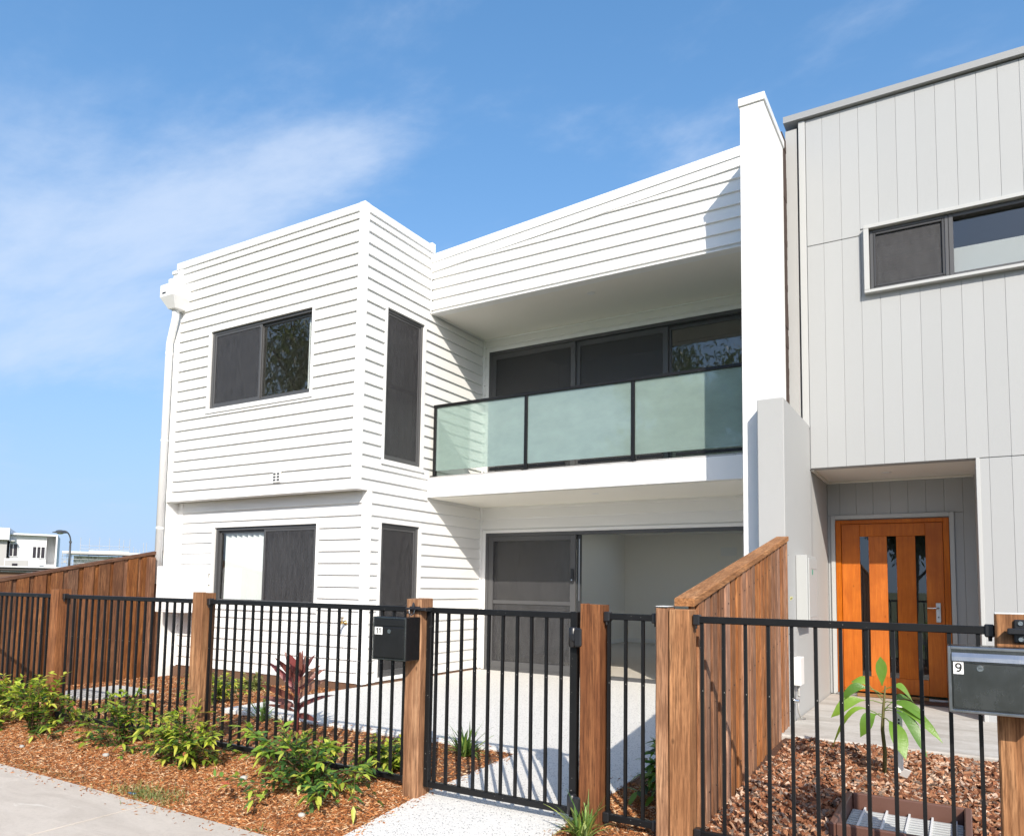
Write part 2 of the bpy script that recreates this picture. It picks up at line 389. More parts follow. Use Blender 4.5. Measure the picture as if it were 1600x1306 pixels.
# wall plane frames: 'F' faces -Y (u = X), 'S' faces +X (u = Y)
def pt(fr, base, u, z, o): return (u, base - o, z) if fr == 'F' else (base + o, u, z)
def wbox(mb, fr, base, u0, u1, z0, z1, o0, o1, c=0.):
    if fr == 'F': mb.box(u0, u1, base - o1, base - o0, z0, z1, c)
    else: mb.box(base + o0, base + o1, u0, u1, z0, z1, c)
    return mb
def holed_wall(name, mat, parent, fr, base, thick, u0, u1, z0, z1, holes, **k):
    us = sorted({u0, u1, *[h[i] for h in holes for i in (0, 1) if u0 < h[i] < u1]})
    zs = sorted({z0, z1, *[h[i] for h in holes for i in (2, 3) if z0 < h[i] < z1]})
    def solid(i, j):
        if not (0 <= i < len(us)-1 and 0 <= j < len(zs)-1): return False
        u, z = (us[i]+us[i+1])/2, (zs[j]+zs[j+1])/2
        return not any(h[0] < u < h[1] and h[2] < z < h[3] for h in holes)
    mb = MB(); P = lambda u, z, o: pt(fr, base, u, z, o)
    for i in range(len(us)-1):
        for j in range(len(zs)-1):
            if not solid(i, j): continue
            a, b, c, d = us[i], us[i+1], zs[j], zs[j+1]
            for o in (0, -thick): mb.add([P(a, c, o), P(b, c, o), P(b, d, o), P(a, d, o)], [(0, 1, 2, 3)])
            for di, dj, e in ((-1, 0, ((a, c), (a, d))), (1, 0, ((b, c), (b, d))), (0, -1, ((a, c), (b, c))), (0, 1, ((a, d), (b, d)))):
                if not solid(i+di, j+dj):
                    (p, q), (r, s_) = e
                    mb.add([P(p, q, 0), P(r, s_, 0), P(r, s_, -thick), P(p, q, -thick)], [(0, 1, 2, 3)])
    o = mb.obj(name, mat, parent, **k)
    bm = bmesh.new(); bm.from_mesh(o.data); bmesh.ops.remove_doubles(bm, verts=bm.verts, dist=1e-5); bmesh.ops.recalc_face_normals(bm, faces=bm.faces); bm.to_mesh(o.data); bm.free()
    return o
COVER = .15; LIP = .028; TOPO = .004
def board_prism(mb, fr, base, u0, u1, zb, za, zt, lipz=None):
    # a weatherboard running u0..u1; row bottom zb, kept part za..zt
    o = lambda z: LIP + (TOPO-LIP)*(z-zb)/COVER
    prof = [(0, za), (o(za)-.002, za), (o(za), za+.003), (o(zt), zt), (0, zt)]
    if zt - za < .006: return
    vs = [pt(fr, base, u, z, q) for u in (u0, u1) for (q, z) in prof]; n = len(prof)
    mb.add(vs, [tuple(range(n))[::-1], tuple(range(n, 2*n))] + [(i, (i+1) % n, n+(i+1) % n, n+i) for i in range(n)])
def clad(parent, mat, fr, base, u0, u1, rows, holes, zmin=-9, zmax=99):
    g = .0015
    for zb in rows:
        za, zt = max(zb, zmin), min(zb+COVER, zmax)
        if zt - za < .01: continue
        hs = sorted([h for h in holes if h[2] < zt-.004 and h[3] > za+.004 and h[0] < u1 and h[1] > u0])
        segs = []; cur = u0; pieces = [[]]
        for h in hs:
            if h[0] > cur: pieces[-1].append((cur, h[0]-g, za, zt))
            full = True
            if h[3] < zt-.012: pieces[-1].append((max(h[0], u0)-g, min(h[1], u1)+g, h[3]+g, zt)); full = False
            if h[2] > za+.012: pieces[-1].append((max(h[0], u0)-g, min(h[1], u1)+g, za, h[2]-g)); full = False
            if full: pieces.append([])
            cur = max(cur, h[1]+g)
        if cur < u1: pieces[-1].append((cur, u1, za, zt))
        for ps in pieces:
            mb = MB()
            for (a, b, c, d) in ps:
                if b - a > .004: board_prism(mb, fr, base, a, b, zb, c, d)
            if mb.v: mb.obj('weatherboard', mat, parent)
def ring(mb, fr, base, u0, u1, z0, z1, w, o0, o1, c=0., wb=None, wt=None):
    wb = w if wb is None else wb; wt = w if wt is None else wt
    wbox(mb, fr, base, u0, u0+w, z0, z1, o0, o1, c); wbox(mb, fr, base, u1-w, u1, z0, z1, o0, o1, c)
    wbox(mb, fr, base, u0+w, u1-w, z0, z0+wb, o0+.0005, o1-.0005, c); wbox(mb, fr, base, u0+w, u1-w, z1-wt, z1, o0+.0005, o1-.0005, c)
    return mb
AW = .045                                                  # architrave width
def architrave(parent, fr, base, h, mat='white_trim', o=.028, sill=True):
    mb = MB(); ring(mb, fr, base, h[0]-AW, h[1]+AW, h[2]-AW, h[3]+AW, AW, 0, o, .002)
    a = mb.obj('architrave', mat, parent)
    if sill: wbox(MB(), fr, base, h[0]-AW-.01, h[1]+AW+.01, h[2]-AW-.022, h[2]-AW, 0, .04, .002).obj('sill_trim', mat, a)
    return a
def window(parent, fr, base, h, sashes, mat='charcoal', deep=.02, mull=.035, frame=.04, label=None):
    """h = hole (u0,u1,z0,z1); sashes = list of dicts(u0,u1,screen,glass,out)"""
    w = ring(MB(), fr, base, h[0]+.002, h[1]-.002, h[2]+.002, h[3]-.002, frame, -deep-.07, -deep+.016, .002).obj('window', mat, parent, label=label)
    for s_ in sashes:
        o = s_.get('out', -.02)
        z0, z1 = s_.get('z0', h[2]+frame), s_.get('z1', h[3]-frame)
        sw = s_.get('w', mull)
        ring(MB(), fr, base, s_['u0'], s_['u1'], z0, z1, sw, -deep+o-.022, -deep+o+.004, .002).obj('sash', s_.get('mat', mat), w)
        if s_.get('glass', True): wbox(MB(), fr, base, s_['u0']+sw, s_['u1']-sw, z0+sw, z1-sw, -deep+o-.018, -deep+o-.014).obj('pane', 'window_glass', w)
        if s_.get('screen'): wbox(MB(), fr, base, s_['u0']+.012, s_['u1']-.012, z0+.012, z1-.012, -deep+o-.0045, -deep+o-.003).obj('fly_screen', 'fly_screen', w)
    return w

# ------------------------------------------------------------------ key sizes (metres)
YF = -3.194            # line of the street fence
DF = -.205             # upper front of the white house
D1, D2 = 1.195, 2.568  # balcony edge, rear wall of balcony
ZB, ZS, ZT = 0., 2.401, 6.04
UP = [2.5467 + .15*k for k in range(0, 24)]               # board rows above the overhang line
LOW = [2.4015 - .15*k for k in range(0, 18)]
XP0, XP1, YP = 4.527, 4.761, .34                          # right party wall
YW, YG, YD = .142, 1.505, 2.699                           # wing wall front, grey facade, grey door wall

# ------------------------------------------------------------------ ground, paving, street
def structure(o): o['kind'] = 'structure'; return o
def smooth(t): t = max(0., min(1., t)); return t*t*(3-2*t)
def path_z(y):
    if y >= -2.0: return -.012
    if y >= YF: return -.012 - .045*(-2.0-y)/(-2.0-YF)
    return -.057 - .085*(YF-y)/(YF+4.03)
def in_paving(x, y, m=0.):
    return (-.02+m < x < 4.9 and -2.0+m < y < 2.6) or (3.40+m < x < 4.42-m and -4.05 < y <= -2.0+m)
def mulch_z(x, y):
    if 5.705 < x < 6.325 and -2.71 < y < -2.01: return -.16
    z = -.035 - .11*smooth((1.2-x)/4.6)
    if y < YF: z += (-.150 - z)*smooth((YF-y)/.86)*.86
    if x > 5.0: z = -.03 + .03*smooth((y+2.6)/2.2) - .02*smooth((-3.1-y)/.8)
    z += .016*mnoise.noise((x*1.7, y*1.7, 0)) + .010*mnoise.noise((x*5, y*5, 3))
    if in_paving(x, y): z = min(z, path_z(y) - .012)
    if in_paving(x, y, .06): z -= .05
    d = min(abs(x-3.40), abs(x-4.42)) if y < -2.0 else min(abs(y+2.0), abs(x+.02))
    if (y < -2.0 and (3.1 < x < 3.42 or 4.40 < x < 4.9)) or (y >= -2.3 and x < 3.6): z += (min(z, path_z(y)-.012) - z)*max(0, 1 - d/.25)
    if y < -3.75: z += (-.160 - z)*smooth((-3.75-y)/.28)
    return z
def sheet(name, mat, x0, x1, y0, y1, step, zf, **k):
    nx, ny = int((x1-x0)/step)+1, int((y1-y0)/step)+1; mb = MB()
    mb.v = [(x0+(x1-x0)*i/nx, y0+(y1-y0)*j/ny, zf(x0+(x1-x0)*i/nx, y0+(y1-y0)*j/ny)) for j in range(ny+1) for i in range(nx+1)]
    mb.f = [(j*(nx+1)+i, j*(nx+1)+i+1, (j+1)*(nx+1)+i+1, (j+1)*(nx+1)+i) for j in range(ny) for i in range(nx)]
    return structure(mb.obj(name, mat, None, True, **k))
gr = MB()
gr.add([(-3000, -3000, -.42), (3000, -3000, -.42), (3000, 3000, -.42), (-3000, 3000, -.42)], [(0, 1, 2, 3)])
structure(gr.obj('ground', 'earth'))
structure(box('road', 'asphalt', None, -120, 80, -17.5, -9.3, -.60, -.38))
structure(box('kerb', 'kerb_concrete', None, -120, 80, -9.3, -9.12, -.60, -.26, .015))
structure(sheet('verge', 'earth', -14, 14, -9.1, -5.62, .5, lambda x, y: -.20 - .03*(y+5.6)/-3.5))
# footpath in poured bays with tooled joints
fp = structure(box('footpath', 'footpath_concrete', None, -16, 12, -5.62, -4.03, -.42, -.185))
xs = [-14.3 + 2.32*i for i in range(12)]
for a, b in zip(xs[:-1], xs[1:]):
    MB().box(a+.006, b-.006, -5.615, -4.032, -.19, -.150, .003).obj('concrete_bay', 'footpath_concrete', fp)
sheet('mulch_bed', 'mulch_soil', -3.86, 5.02, -4.03, 0.0, .05, mulch_z)
sheet('bark_bed', 'bark_soil', 5.02, 9.4, -4.03, 1.55, .06, mulch_z)
sheet('side_yard', 'earth', -16, -3.88, -4.03, 12, .8, lambda x, y: -.20)
# exposed aggregate patio and path
mb = MB()
mb.box(-.02, 4.9, -2.0, 2.60, -.12, -.012, .006)
patio = structure(mb.obj('patio', 'exposed_aggregate'))
mb = MB(); ys = [-2.003, -2.6, YF, -3.6, -4.026]
vs = []
for y in ys:
    z = path_z(y); vs += [(3.40, y, z-.12), (3.40, y, z-.004), (3.404, y, z), (4.416, y, z), (4.42, y, z-.004), (4.42, y, z-.12)]
fs = []
for i in range(len(ys)-1):
    for j in range(5): fs.append((i*6+j, i*6+j+1, (i+1)*6+j+1, (i+1)*6+j))
fs += [tuple(range(6))[::-1], tuple(24+j for j in range(6))]
mb.add(vs, fs); structure(mb.obj('garden_path', 'exposed_aggregate'))
# pale footing strip beside the cladding, and the neighbour's porch slab
structure(MB().box(4.955, 6.9, -.32, 2.69, -.2, .035, .012).obj('porch_slab', 'porch_concrete'))

# ------------------------------------------------------------------ the white townhouse
H = thing('townhouse', 'white weatherboard two-storey townhouse with frosted glass balcony and overhanging upper box', 'house', (0, 0, 0))
W1 = (-2.872, -.84, 3.702, 4.832); W2 = (.262, 1.036, 2.84, 4.835); W3 = (.258, 1.036, .072, 2.022); W4 = (-2.868, -.838, .925, 2.013)
SD1 = (.112, 4.40, -.05, 2.042); SD2 = (.118, 4.41, 2.735, 4.865)
ex = lambda h, s=.022: (h[0]-AW, h[1]+AW, h[2]-AW-s, h[3]+AW)
fw_ = holed_wall('front_wall', 'white_paint', H, 'F', DF, .12, -3.73, 0, ZS, 5.96, [W1])
clad(fw_, 'white_paint', 'F', DF-.001, -3.605, -.063, [2.3967]+UP, [ex(W1)], ZS, 5.938)
fl_ = holed_wall('front_wall', 'white_paint', H, 'F', 0, .12, -3.729, 0, .012, 2.41, [W4], label='ground floor front wall under the overhang')
clad(fl_, 'white_paint', 'F', -.001, -3.62, -.063, LOW[1:17], [ex(W4)], .02, 2.40)
sw_ = holed_wall('side_wall', 'white_paint', H, 'S', 0, .12, DF+.12, D2+.11, ZS+.002, 5.95, [W2])
clad(sw_, 'white_paint', 'S', .001, DF+.063, D2-.04, [2.3967]+UP, [ex(W2), (D1-.04, 9, 5.063, 9), (D1-.002, 9, 2.3, 2.716)], ZS, 5.938)
sl_ = holed_wall('side_wall', 'white_paint', H, 'S', 0, .12, .12, D2+.11, .012, 2.40, [W3])
clad(sl_, 'white_paint', 'S', .001, .063, D2-.04, LOW[1:17], [ex(W3)], .02, 2.40)
bl_ = holed_wall('rear_wall', 'white_paint', H, 'F', D2, .12, -.55, XP0, .0, 2.452, [SD1])
clad(bl_, 'white_paint', 'F', D2-.001, .04, XP0, LOW[:17], [ex(SD1)], .02, 2.449)
bu_ = holed_wall('rear_wall', 'white_paint', H, 'F', D2, .12, -.55, XP0, 2.70, 5.07, [SD2])
clad(bu_, 'white_paint', 'F', D2-.001, .04, XP0, UP, [ex(SD2)], 2.72, 5.062)
# trims
box('corner_trim', 'white_trim', H, -3.732, -3.606, DF-.028, DF-.001, ZS, 5.99, .002)
mb = MB(); mb.box(-.063, .028, DF-.028, DF-.001, ZS, 6.05, .002); mb.box(.001, .0275, DF-.0005, DF+.063, ZS, 6.0495, .002); mb.obj('corner_trim', 'white_trim', H)
mb = MB(); mb.box(-.063, .028, -.028, -.001, .015, ZS, .002); mb.box(.001, .0275, -.0005, .063, .015, ZS-.003, .002); mb.obj('corner_trim', 'white_trim', H)
box('corner_trim', 'white_trim', H, -3.73, -3.62, -.026, -.001, .0, ZS, .002)
box('corner_trim', 'white_trim', H, .001, .03, D1-.04, D1-.024, 5.05, 5.94, .002)
mb = MB(); mb.box(.001, .04, D2-.035, D2-.001, 2.72, 5.06, .002); mb.obj('corner_trim', 'white_trim', H)
mb = MB(); mb.box(.001, .04, D2-.035, D2-.001, .0, 2.447, .002); mb.obj('corner_trim', 'white_trim', H)
# parapet capping: a folded strip with a drip edge
mb = MB(); mb.box(-3.75, -.064, DF-.036, DF+.14, 5.935, 6.04, .004); mb.obj('capping', 'white_metal', H)
mb = MB(); mb.box(-.14, .036, DF+.065, D1-.005, 5.935, 6.0395, .004); mb.obj('capping', 'white_metal', H)
box('capping', 'white_metal', H, -.06, .045, D1-.06, D1+.02, 5.93, 6.07, .004)
# overhang soffit and brown base strip
box('soffit', 'soffit_white', H, -3.728, -.002, DF+.118, .02, ZS+.012, ZS+.03)
box('base_strip', 'base_brown', H, -3.70, -.01, -.012, -.002, -.2, .02)
box('base_strip', 'base_brown', H, .0, .008, .01, D2-.04, -.2, .02)
# party walls
pw = box('party_wall', 'white_render', H, -3.87, -3.733, DF-.0015, 9.6, -.4, 5.90); box('capping', 'white_metal', pw, -3.885, -3.755, DF-.02, 9.6, 5.901, 5.955, .004)
pw = box('party_wall', 'white_render', H, XP0, XP1, YP, 1.285, -.15, 6.115, .004); box('party_wall', 'white_render', H, XP0+.001, 4.722, 1.28, 9.6, -.15, 6.10)
box('capping', 'white_metal', pw, XP0-.014, XP1+.014, YP-.016, 1.30, 6.112, 6.195, .004)
mb = MB()                                                  # ragged dark sealant between the two houses
for i in range(46):
    z = 2.95 + i*.073; mb.box(4.7225, 4.752+rnd.uniform(0, .006), 1.284, 1.5, z, z+.074)
mb.obj('joint_sealant', 'dark_mastic', H)
# balcony: slab, tiled edge, soffit, raked boarded fascia
bs = box('balcony_slab', 'white_render', H, .002, XP0, D1, D2+.02, 2.448, 2.714, .004)
for i in range(15):
    a = .04 + i*.30; box('edge_tile', 'far_grey', bs, a+.002, min(a+.298, XP0), D1+.004, D1+.30, 2.715, 2.735, .002)
box('ceiling_panel', 'soffit_pale', bs, .03, XP0-.01, D1+.06, D2-.02, 2.440, 2.447)
MB().lathe([(.045, 2.436), (.05, 2.4395)], 2.34, 1.68, 20).obj('downlight', 'plastic_white', bs)
so_ = box('balcony_soffit', 'soffit_white', H, .03, XP0, D1+.03, D2, 5.063, 5.085)
mb = MB(); mb.box(.031, .05, D1+.04, D2-.03, 5.045, 5.062, .003); mb.box(.05, XP0, D2-.045, D2-.022, 5.045, 5.0615, .003); mb.obj('cornice_bead', 'white_trim', so_)
MB().lathe([(.05, 5.056), (.056, 5.0625)], 2.29, 1.61, 20).obj('downlight', 'plastic_white', so_)
fas = MB().prism([(.001, 5.05), (XP0, 5.05), (XP0, 6.20), (.001, 5.86)], D1, D1+.12, 1).obj('fascia_wall', 'white_paint', H)
lowE = lambda x: 5.648 + .0762*x
topE = lambda x: 5.893 + .0712*x
zr = 5.063+.012; rows = [zr-.0] + [5.0967+.15*k for k in range(0, 7)]
for i, zb in enumerate(rows):
    za = zb; zt = rows[i+1] if i+1 < len(rows) else zb+.15
    if i == 0: zbb = zt-.15
    else: zbb = zb
    x0 = .03 if lowE(0) > zb else (zb-5.648)/.0762
    if x0 > XP0: break
    mb = MB(); board_prism(mb, 'F', D1-.001, max(.03, x0), XP0, zbb, za, zt); mb.obj('weatherboard', 'white_paint', fas)
mb = MB().prism([(.0, lowE(0)), (XP0, lowE(XP0)), (XP0, lowE(XP0)+.14), (.0, lowE(0)+.14)], D1-.034, D1-.0005, 1); mb.obj('raked_trim', 'white_trim', fas)
mb = MB().prism([(-.0, topE(0)-.115), (XP0, topE(XP0)-.115), (XP0, topE(XP0)), (-.0, topE(0))], D1-.048, D1+.14, 1); mb.obj('raked_capping', 'white_metal', fas)
box('fascia_edge', 'white_trim', fas, .03, XP0, D1-.03, D1+.03, 5.046, 5.0625, .003)
# shell: floors, roof, inner rooms
box('roof', 'far_grey', H, -3.73, -.0, DF+.13, 9.6, 5.60, 5.68); mb = MB(); mb.box(.005, XP0, D1+.13, 5.9, 5.60, 5.675); mb.box(.005, XP0, 9.2, 9.6, 5.60, 5.675); rf_ = mb.obj('roof', 'far_grey', H); box('added_skylight', 'window_glass', rf_, .005, XP0, 5.9, 9.2, 5.64, 5.65)  # unseen roof opening and its glass are added to brighten the open living room
box('floor', 'carpet', H, -3.73, -.125, .13, 9.45, -.15, -.004); box('floor', 'carpet', H, -.122, XP0, D2+.06, 9.45, -.15, -.004); box('floor', 'interior_white', H, -3.73, -.13, DF+.125, 9.45, 2.47, 2.69); mb = MB(); mb.box(-.44, XP0-.001, D2+.125, 5.9, 2.471, 2.688); mb.box(-.44, XP0-.001, 8.8, 9.45, 2.471, 2.688); mb.box(-.44, -.1, 5.9, 8.8, 2.471, 2.688); mb.obj('floor', 'interior_white', H)  # upper floor left open beneath the added roof glass so daylight reaches the room
holed_wall('interior_wall', 'interior_white', H, 'F', 9.45, .15, -3.73, XP0, -.1, 5.6, [(2.45, 4.45, .02, 2.44)])
box('interior_wall', 'interior_white', H, -.58, -.46, D2+.121, 9.45, -.003, 2.469)
box('interior_wall', 'interior_white', H, -.45, -.35, D2+.121, 9.45, 2.69, 5.6)
box('interior_wall', 'interior_white', H, -3.73, -.58, 3.4, 3.5, -.003, 5.6)
box('interior_wall', 'interior_white', H, -3.73, XP0, 5.8, 5.9, 2.69, 5.6)
box('skirting', 'skirting_white', H, -.46, -.445, D2+.13, 9.44, -.003, .09); box('skirting', 'skirting_white', H, -.44, 2.44, 9.435, 9.45, -.003, .09)
box('switch_plate', 'skirting_white', H, 1.80, 2.15, 9.437, 9.449, 1.98, 2.17)
rg = ring(MB(), 'F', 9.47, 2.452, 4.448, .022, 2.438, .05, -.06, 0, .003).obj('added_rear_glazing', 'charcoal', H)  # unseen glazed opening in the back wall, added to bring daylight into the room
box('mullion', 'charcoal', rg, 3.42, 3.48, 9.48, 9.52, .072, 2.388); box('pane', 'window_glass', rg, 2.502, 4.398, 9.495, 9.50, .072, 2.388)
# windows
ar = architrave(H, 'F', DF, W1)
w = window(H, 'F', DF, W1, [dict(u0=-2.83, u1=-1.84, screen=True, out=.004), dict(u0=-1.875, u1=-.882, out=-.026)], label='upper front sliding window, screen on the left and bare glass on the right')
for i in range(5): box('blind_slat', 'blind_white', w, -1.02+i*.028, -1.005+i*.028, DF+.11, DF+.19, 3.75, 4.77)
architrave(H, 'S', 0, W2)
w = window(H, 'S', 0, W2, [dict(u0=.30, u1=.998, screen=True, out=0., w=.03)], label='tall narrow upper window with dark screen')
wbox(MB(), 'S', 0, .32, .98, 3.82, 3.865, -.06, -.03).obj('meeting_rail', 'charcoal_dark', w)
for i in range(7): box('blind_slat', 'blind_white', w, -.13, -.125, .36+i*.09, .44+i*.09, 2.9, 4.79)
architrave(H, 'S', 0, W3, sill=False)
w = window(H, 'S', 0, W3, [dict(u0=.298, u1=.998, screen=True, out=0., w=.04)], label='tall narrow ground floor window with dark screen')
architrave(H, 'F', 0, W4)
w = window(H, 'F', 0, W4, [dict(u0=-2.83, u1=-1.835, out=-.026), dict(u0=-1.87, u1=-.878, screen=True, out=.004)], label='ground floor sliding window with white vertical blinds behind the left sash')
for i in range(8): 
    x = -2.745+i*.116; MB().add([(x, .085, .97), (x+.097, .14, .97), (x+.097, .14, 1.965), (x, .085, 1.965), (x, .087, .97), (x+.097, .142, .97), (x+.097, .142, 1.965), (x, .087, 1.965)], [(0, 1, 2, 3), (4, 7, 6, 5), (0, 4, 5, 1), (2, 6, 7, 3), (1, 5, 6, 2), (0, 3, 7, 4)]).obj('blind_slat', 'blind_white', w)
box('blind_track', 'blind_white', w, -2.80, -.9, .09, .15, 1.965, 1.985)
for i in range(9): box('blind_slat', 'blind_white', w, -1.80+i*.1, -1.71+i*.1, .12, .124, .97, 1.965)
# sliding doors
fr_ = MB(); wbox(fr_, 'F', D2, SD1[0], SD1[0]+.045, -.01, SD1[3], -.10, .012, .002); wbox(fr_, 'F', D2, SD1[1]-.045, SD1[1], -.01, SD1[3], -.10, .012, .002)
wbox(fr_, 'F', D2, SD1[0]+.045, SD1[1]-.045, SD1[3]-.05, SD1[3], -.10, .0115, .002); wbox(fr_, 'F', D2, SD1[0]+.045, SD1[1]-.045, -.011, .03, -.10, .0115, .002)
sd = fr_.obj('sliding_door', 'charcoal', H, label='open ground floor sliding door with dark screen panel')
ring(MB(), 'F', D2, .158, 1.63, .03, 1.99, .085, -.036, .004, .003, wb=.10, wt=.07).obj('screen_frame', 'charcoal', sd)
wbox(MB(), 'F', D2, .243, 1.545, .13, 1.92, -.022, -.020).obj('fly_screen', 'fly_screen', sd)
wbox(MB(), 'F', D2, .243, 1.545, .98, 1.035, -.034, -.006, .003).obj('mid_rail', 'charcoal', sd)
ring(MB(), 'F', D2, .22, 1.69, .03, 1.99, .06, -.084, -.044, .003).obj('sash', 'charcoal_dark', sd)
wbox(MB(), 'F', D2, .28, 1.63, .09, 1.93, -.068, -.062).obj('pane', 'window_glass', sd)
ha = wbox(MB(), 'F', D2, 1.563, 1.612, 1.30, 1.50, .004, .03, .008).obj('handle', 'black_plastic', sd)
MB().lathe([(.011, D2-.04), (.011, D2-.03)], 1.588, 1.345, 12, 1).obj('lock_cylinder', 'chrome', ha)
wbox(MB(), 'F', D2, 1.664, 1.676, 1.05, 1.93, -.044, -.036).obj('pull_strip', 'aluminium', sd)
mb = MB(); wbox(mb, 'F', D2, SD1[0]-AW, SD1[0], 0, SD1[3]+AW, 0, .028, .002); wbox(mb, 'F', D2, SD1[0], XP0, SD1[3], SD1[3]+AW, 0, .0275, .002); mb.obj('architrave', 'white_trim', H)
fr_ = MB(); ring(fr_, 'F', D2, SD2[0], SD2[1], SD2[2], SD2[3], .045, -.10, .012, .002)
sd = fr_.obj('sliding_door', 'charcoal', H, label='three-panel sliding door behind the balcony glass')
for (a, b, o, scr) in ((.16, 1.60, 0, 1), (1.585, 2.985, -.036, 1), (2.97, 4.37, -.072, 0)):
    ring(MB(), 'F', D2, a, b, 2.785, 4.815, .075 if scr else .05, o-.03, o+.004, .003).obj('sash', 'charcoal', sd)
    if scr: wbox(MB(), 'F', D2, a+.075, b-.075, 2.86, 4.74, o-.012, o-.0105).obj('fly_screen', 'fly_screen', sd)
    wbox(MB(), 'F', D2, a+.05, b-.05, 2.835, 4.765, o-.024, o-.019).obj('pane', 'window_glass', sd)
mb = MB(); wbox(mb, 'F', D2, SD2[0]-AW, SD2[0], 2.72, SD2[3]+AW, 0, .028, .002); wbox(mb, 'F', D2, SD2[0], XP0, SD2[3], SD2[3]+AW, 0, .0275, .002); mb.obj('architrave', 'white_trim', H)
# balustrade
yb = D1+.035
bal = MB().box(.085, XP0-.03, yb-.03, yb+.03, 3.700, 3.738, .004).obj('balustrade', 'black_powder', H, label='black balcony railing with three frosted green glass panels')
for x in (.085, 1.545, 3.012):
    box('baluster_post', 'black_powder', bal, x, x+.045, yb-.022, yb+.022, 2.735, 3.70, .003); box('foot_plate', 'black_powder', bal, x-.03, x+.075, yb-.04, yb+.04, 2.735, 2.745)
for a, b in ((.131, 1.543), (1.592, 3.010), (3.059, XP0-.02)):
    box('glass_panel', 'frosted_glass', bal, a, b, yb-.006, yb+.004, 2.815, 3.6995)
for a, b in ((1.0, 1.545), (1.6, 2.12), (2.3, 3.01), (3.07, 3.4), (3.55, 4.3)): box('bottom_rail', 'black_powder', bal, a, b, yb+.006, yb+.03, 2.765, 2.80, .002)
# rainwater head and downpipe
mb = MB(); x0, x1, y0, y1 = -3.735, -3.415, -.50, DF-.003
ring_ = lambda a, b, c, d, z: [(a, c, z), (b, c, z), (b, d, z), (a, d, z)]
mb.add(ring_(x0, x1, y0, y1, 5.60) + ring_(x0, x1, y0, y1, 5.42) + ring_(x0+.08, x1-.08, y0+.09, y1, 5.26), [(0, 1, 2, 3), (0, 4, 5, 1), (1, 5, 6, 2), (2, 6, 7, 3), (3, 7, 4, 0), (4, 8, 9, 5), (5, 9, 10, 6), (6, 10, 11, 7), (7, 11, 8, 4), (8, 11, 10, 9)])
rh = mb.obj('rainwater_head', 'white_metal', H)
box('overflow_slot', 'charcoal_dark', rh, -3.68, -3.60, -.503, -.498, 5.46, 5.485)
box('chute', 'white_metal', rh, -3.86, -3.60, DF-.09, DF-.003, 5.60, 5.80, .004)
dp = MB().tube([(-3.60, -.32, 5.27), (-3.60, -.32, 5.16), (-3.62, -.315, 5.11), (-3.75, -.285, 4.83), (-3.772, -.28, 4.78), (-3.772, -.28, 1.2)], .052, 16).obj('downpipe', 'white_metal', H, True)
for z in (4.62, 3.3, 2.0): MB().tube([(-3.772, -.28, z), (-3.772, -.28, z+.03)], .056, 16).obj('pipe_clip', 'white_metal', dp); 
# meter box, vent, tap
mbx = MB().box(-3.56, -2.95, -.43, -.026, .80, 1.45, .006).obj('meter_box', 'white_metal', H, label='white meter box on the ground floor wall below the downpipe')
box('meter_door', 'white_metal', mbx, -3.53, -2.98, -.437, -.431, .83, 1.42, .003); box('hinge_rail', 'white_metal', mbx, -3.51, -3.0, -.441, -.4375, 1.36, 1.368)
box('latch', 'plastic_white', mbx, -3.03, -3.0, -.447, -.4375, 1.08, 1.14, .003)
v = MB().box(-1.44, -1.30, DF-.045, DF-.02, 2.555, 2.70, .003).obj('wall_vent', 'plastic_white', H)
for i in range(3): box('vent_slot', 'charcoal', v, -1.43, -1.385, DF-.047, DF-.044, 2.575+i*.04, 2.60+i*.04); box('vent_slot', 'charcoal', v, -1.36, -1.315, DF-.047, DF-.044, 2.575+i*.04, 2.60+i*.04)
mb = MB().lathe([(.028, -.026), (.028, -.032), (.012, -.034), (.012, -.07)], -.27, .76, 12, 1)
tp = mb.obj('garden_tap', 'brass', H, True, label='brass garden tap on the white front wall')
MB().tube([(-.27, -.06, .76), (-.27, -.10, .76), (-.27, -.125, .74), (-.27, -.13, .70)], .012, 10, rads=[.014, .016, .013, .011]).obj('spout', 'brass', tp, True)
MB().tube([(-.27, -.09, .765), (-.27, -.09, .815)], .008, 8).obj('spindle', 'brass', tp); box('tap_handle', 'brass', tp, -.305, -.235, -.098, -.082, .815, .828, .003)

# ------------------------------------------------------------------ the grey neighbour
N2 = thing('townhouse', 'light grey vertically clad townhouse with recessed orange entry door, number 9', 'house', (5.7, 1.5, 0))
GW = (5.585, 7.45, 4.395, 5.055)
XR = 9.2
PORCH = (4.952, 6.472, -1, 2.552)
gw = holed_wall('facade', 'grey_cladding', N2, 'F', YG+.012, .12, 4.90, XR, -.1, 6.49, [GW, PORCH])
def vboard(parent, y, x0, x1, z0, z1):
    mb = MB(); mb.box(x0+.0003, x1-.0003, y-.0125, y-.0005, z0, z1, .0035); return mb.obj('cladding_board', 'grey_cladding', parent)
PIT = .1812; bx = [4.962]; 
while bx[-1] < XR: bx.append(4.952 + PIT*len(bx))
FW = (5.532, 7.6, 4.365, 5.10)
for i in range(len(bx)-1):
    a, b = bx[i], min(bx[i+1], XR); segs = [(2.556, 5.026), (5.032, 6.49)]
    mid = (a+b)/2
    if FW[0] < mid < FW[1]: segs = [(2.556, FW[2]), (FW[3], 6.49)]
    if mid > PORCH[1]: segs.append((.03, 2.55))
    for z0, z1 in segs:
        if mid > PORCH[1] and a < PORCH[1] and z1 < 2.6: vboard(gw, YG+.012, PORCH[1]+.004, b, z0, z1)
        else:
            if b > FW[0] > a and z0 < 5 : b2 = b
            vboard(gw, YG+.012, a, b, z0, z1)
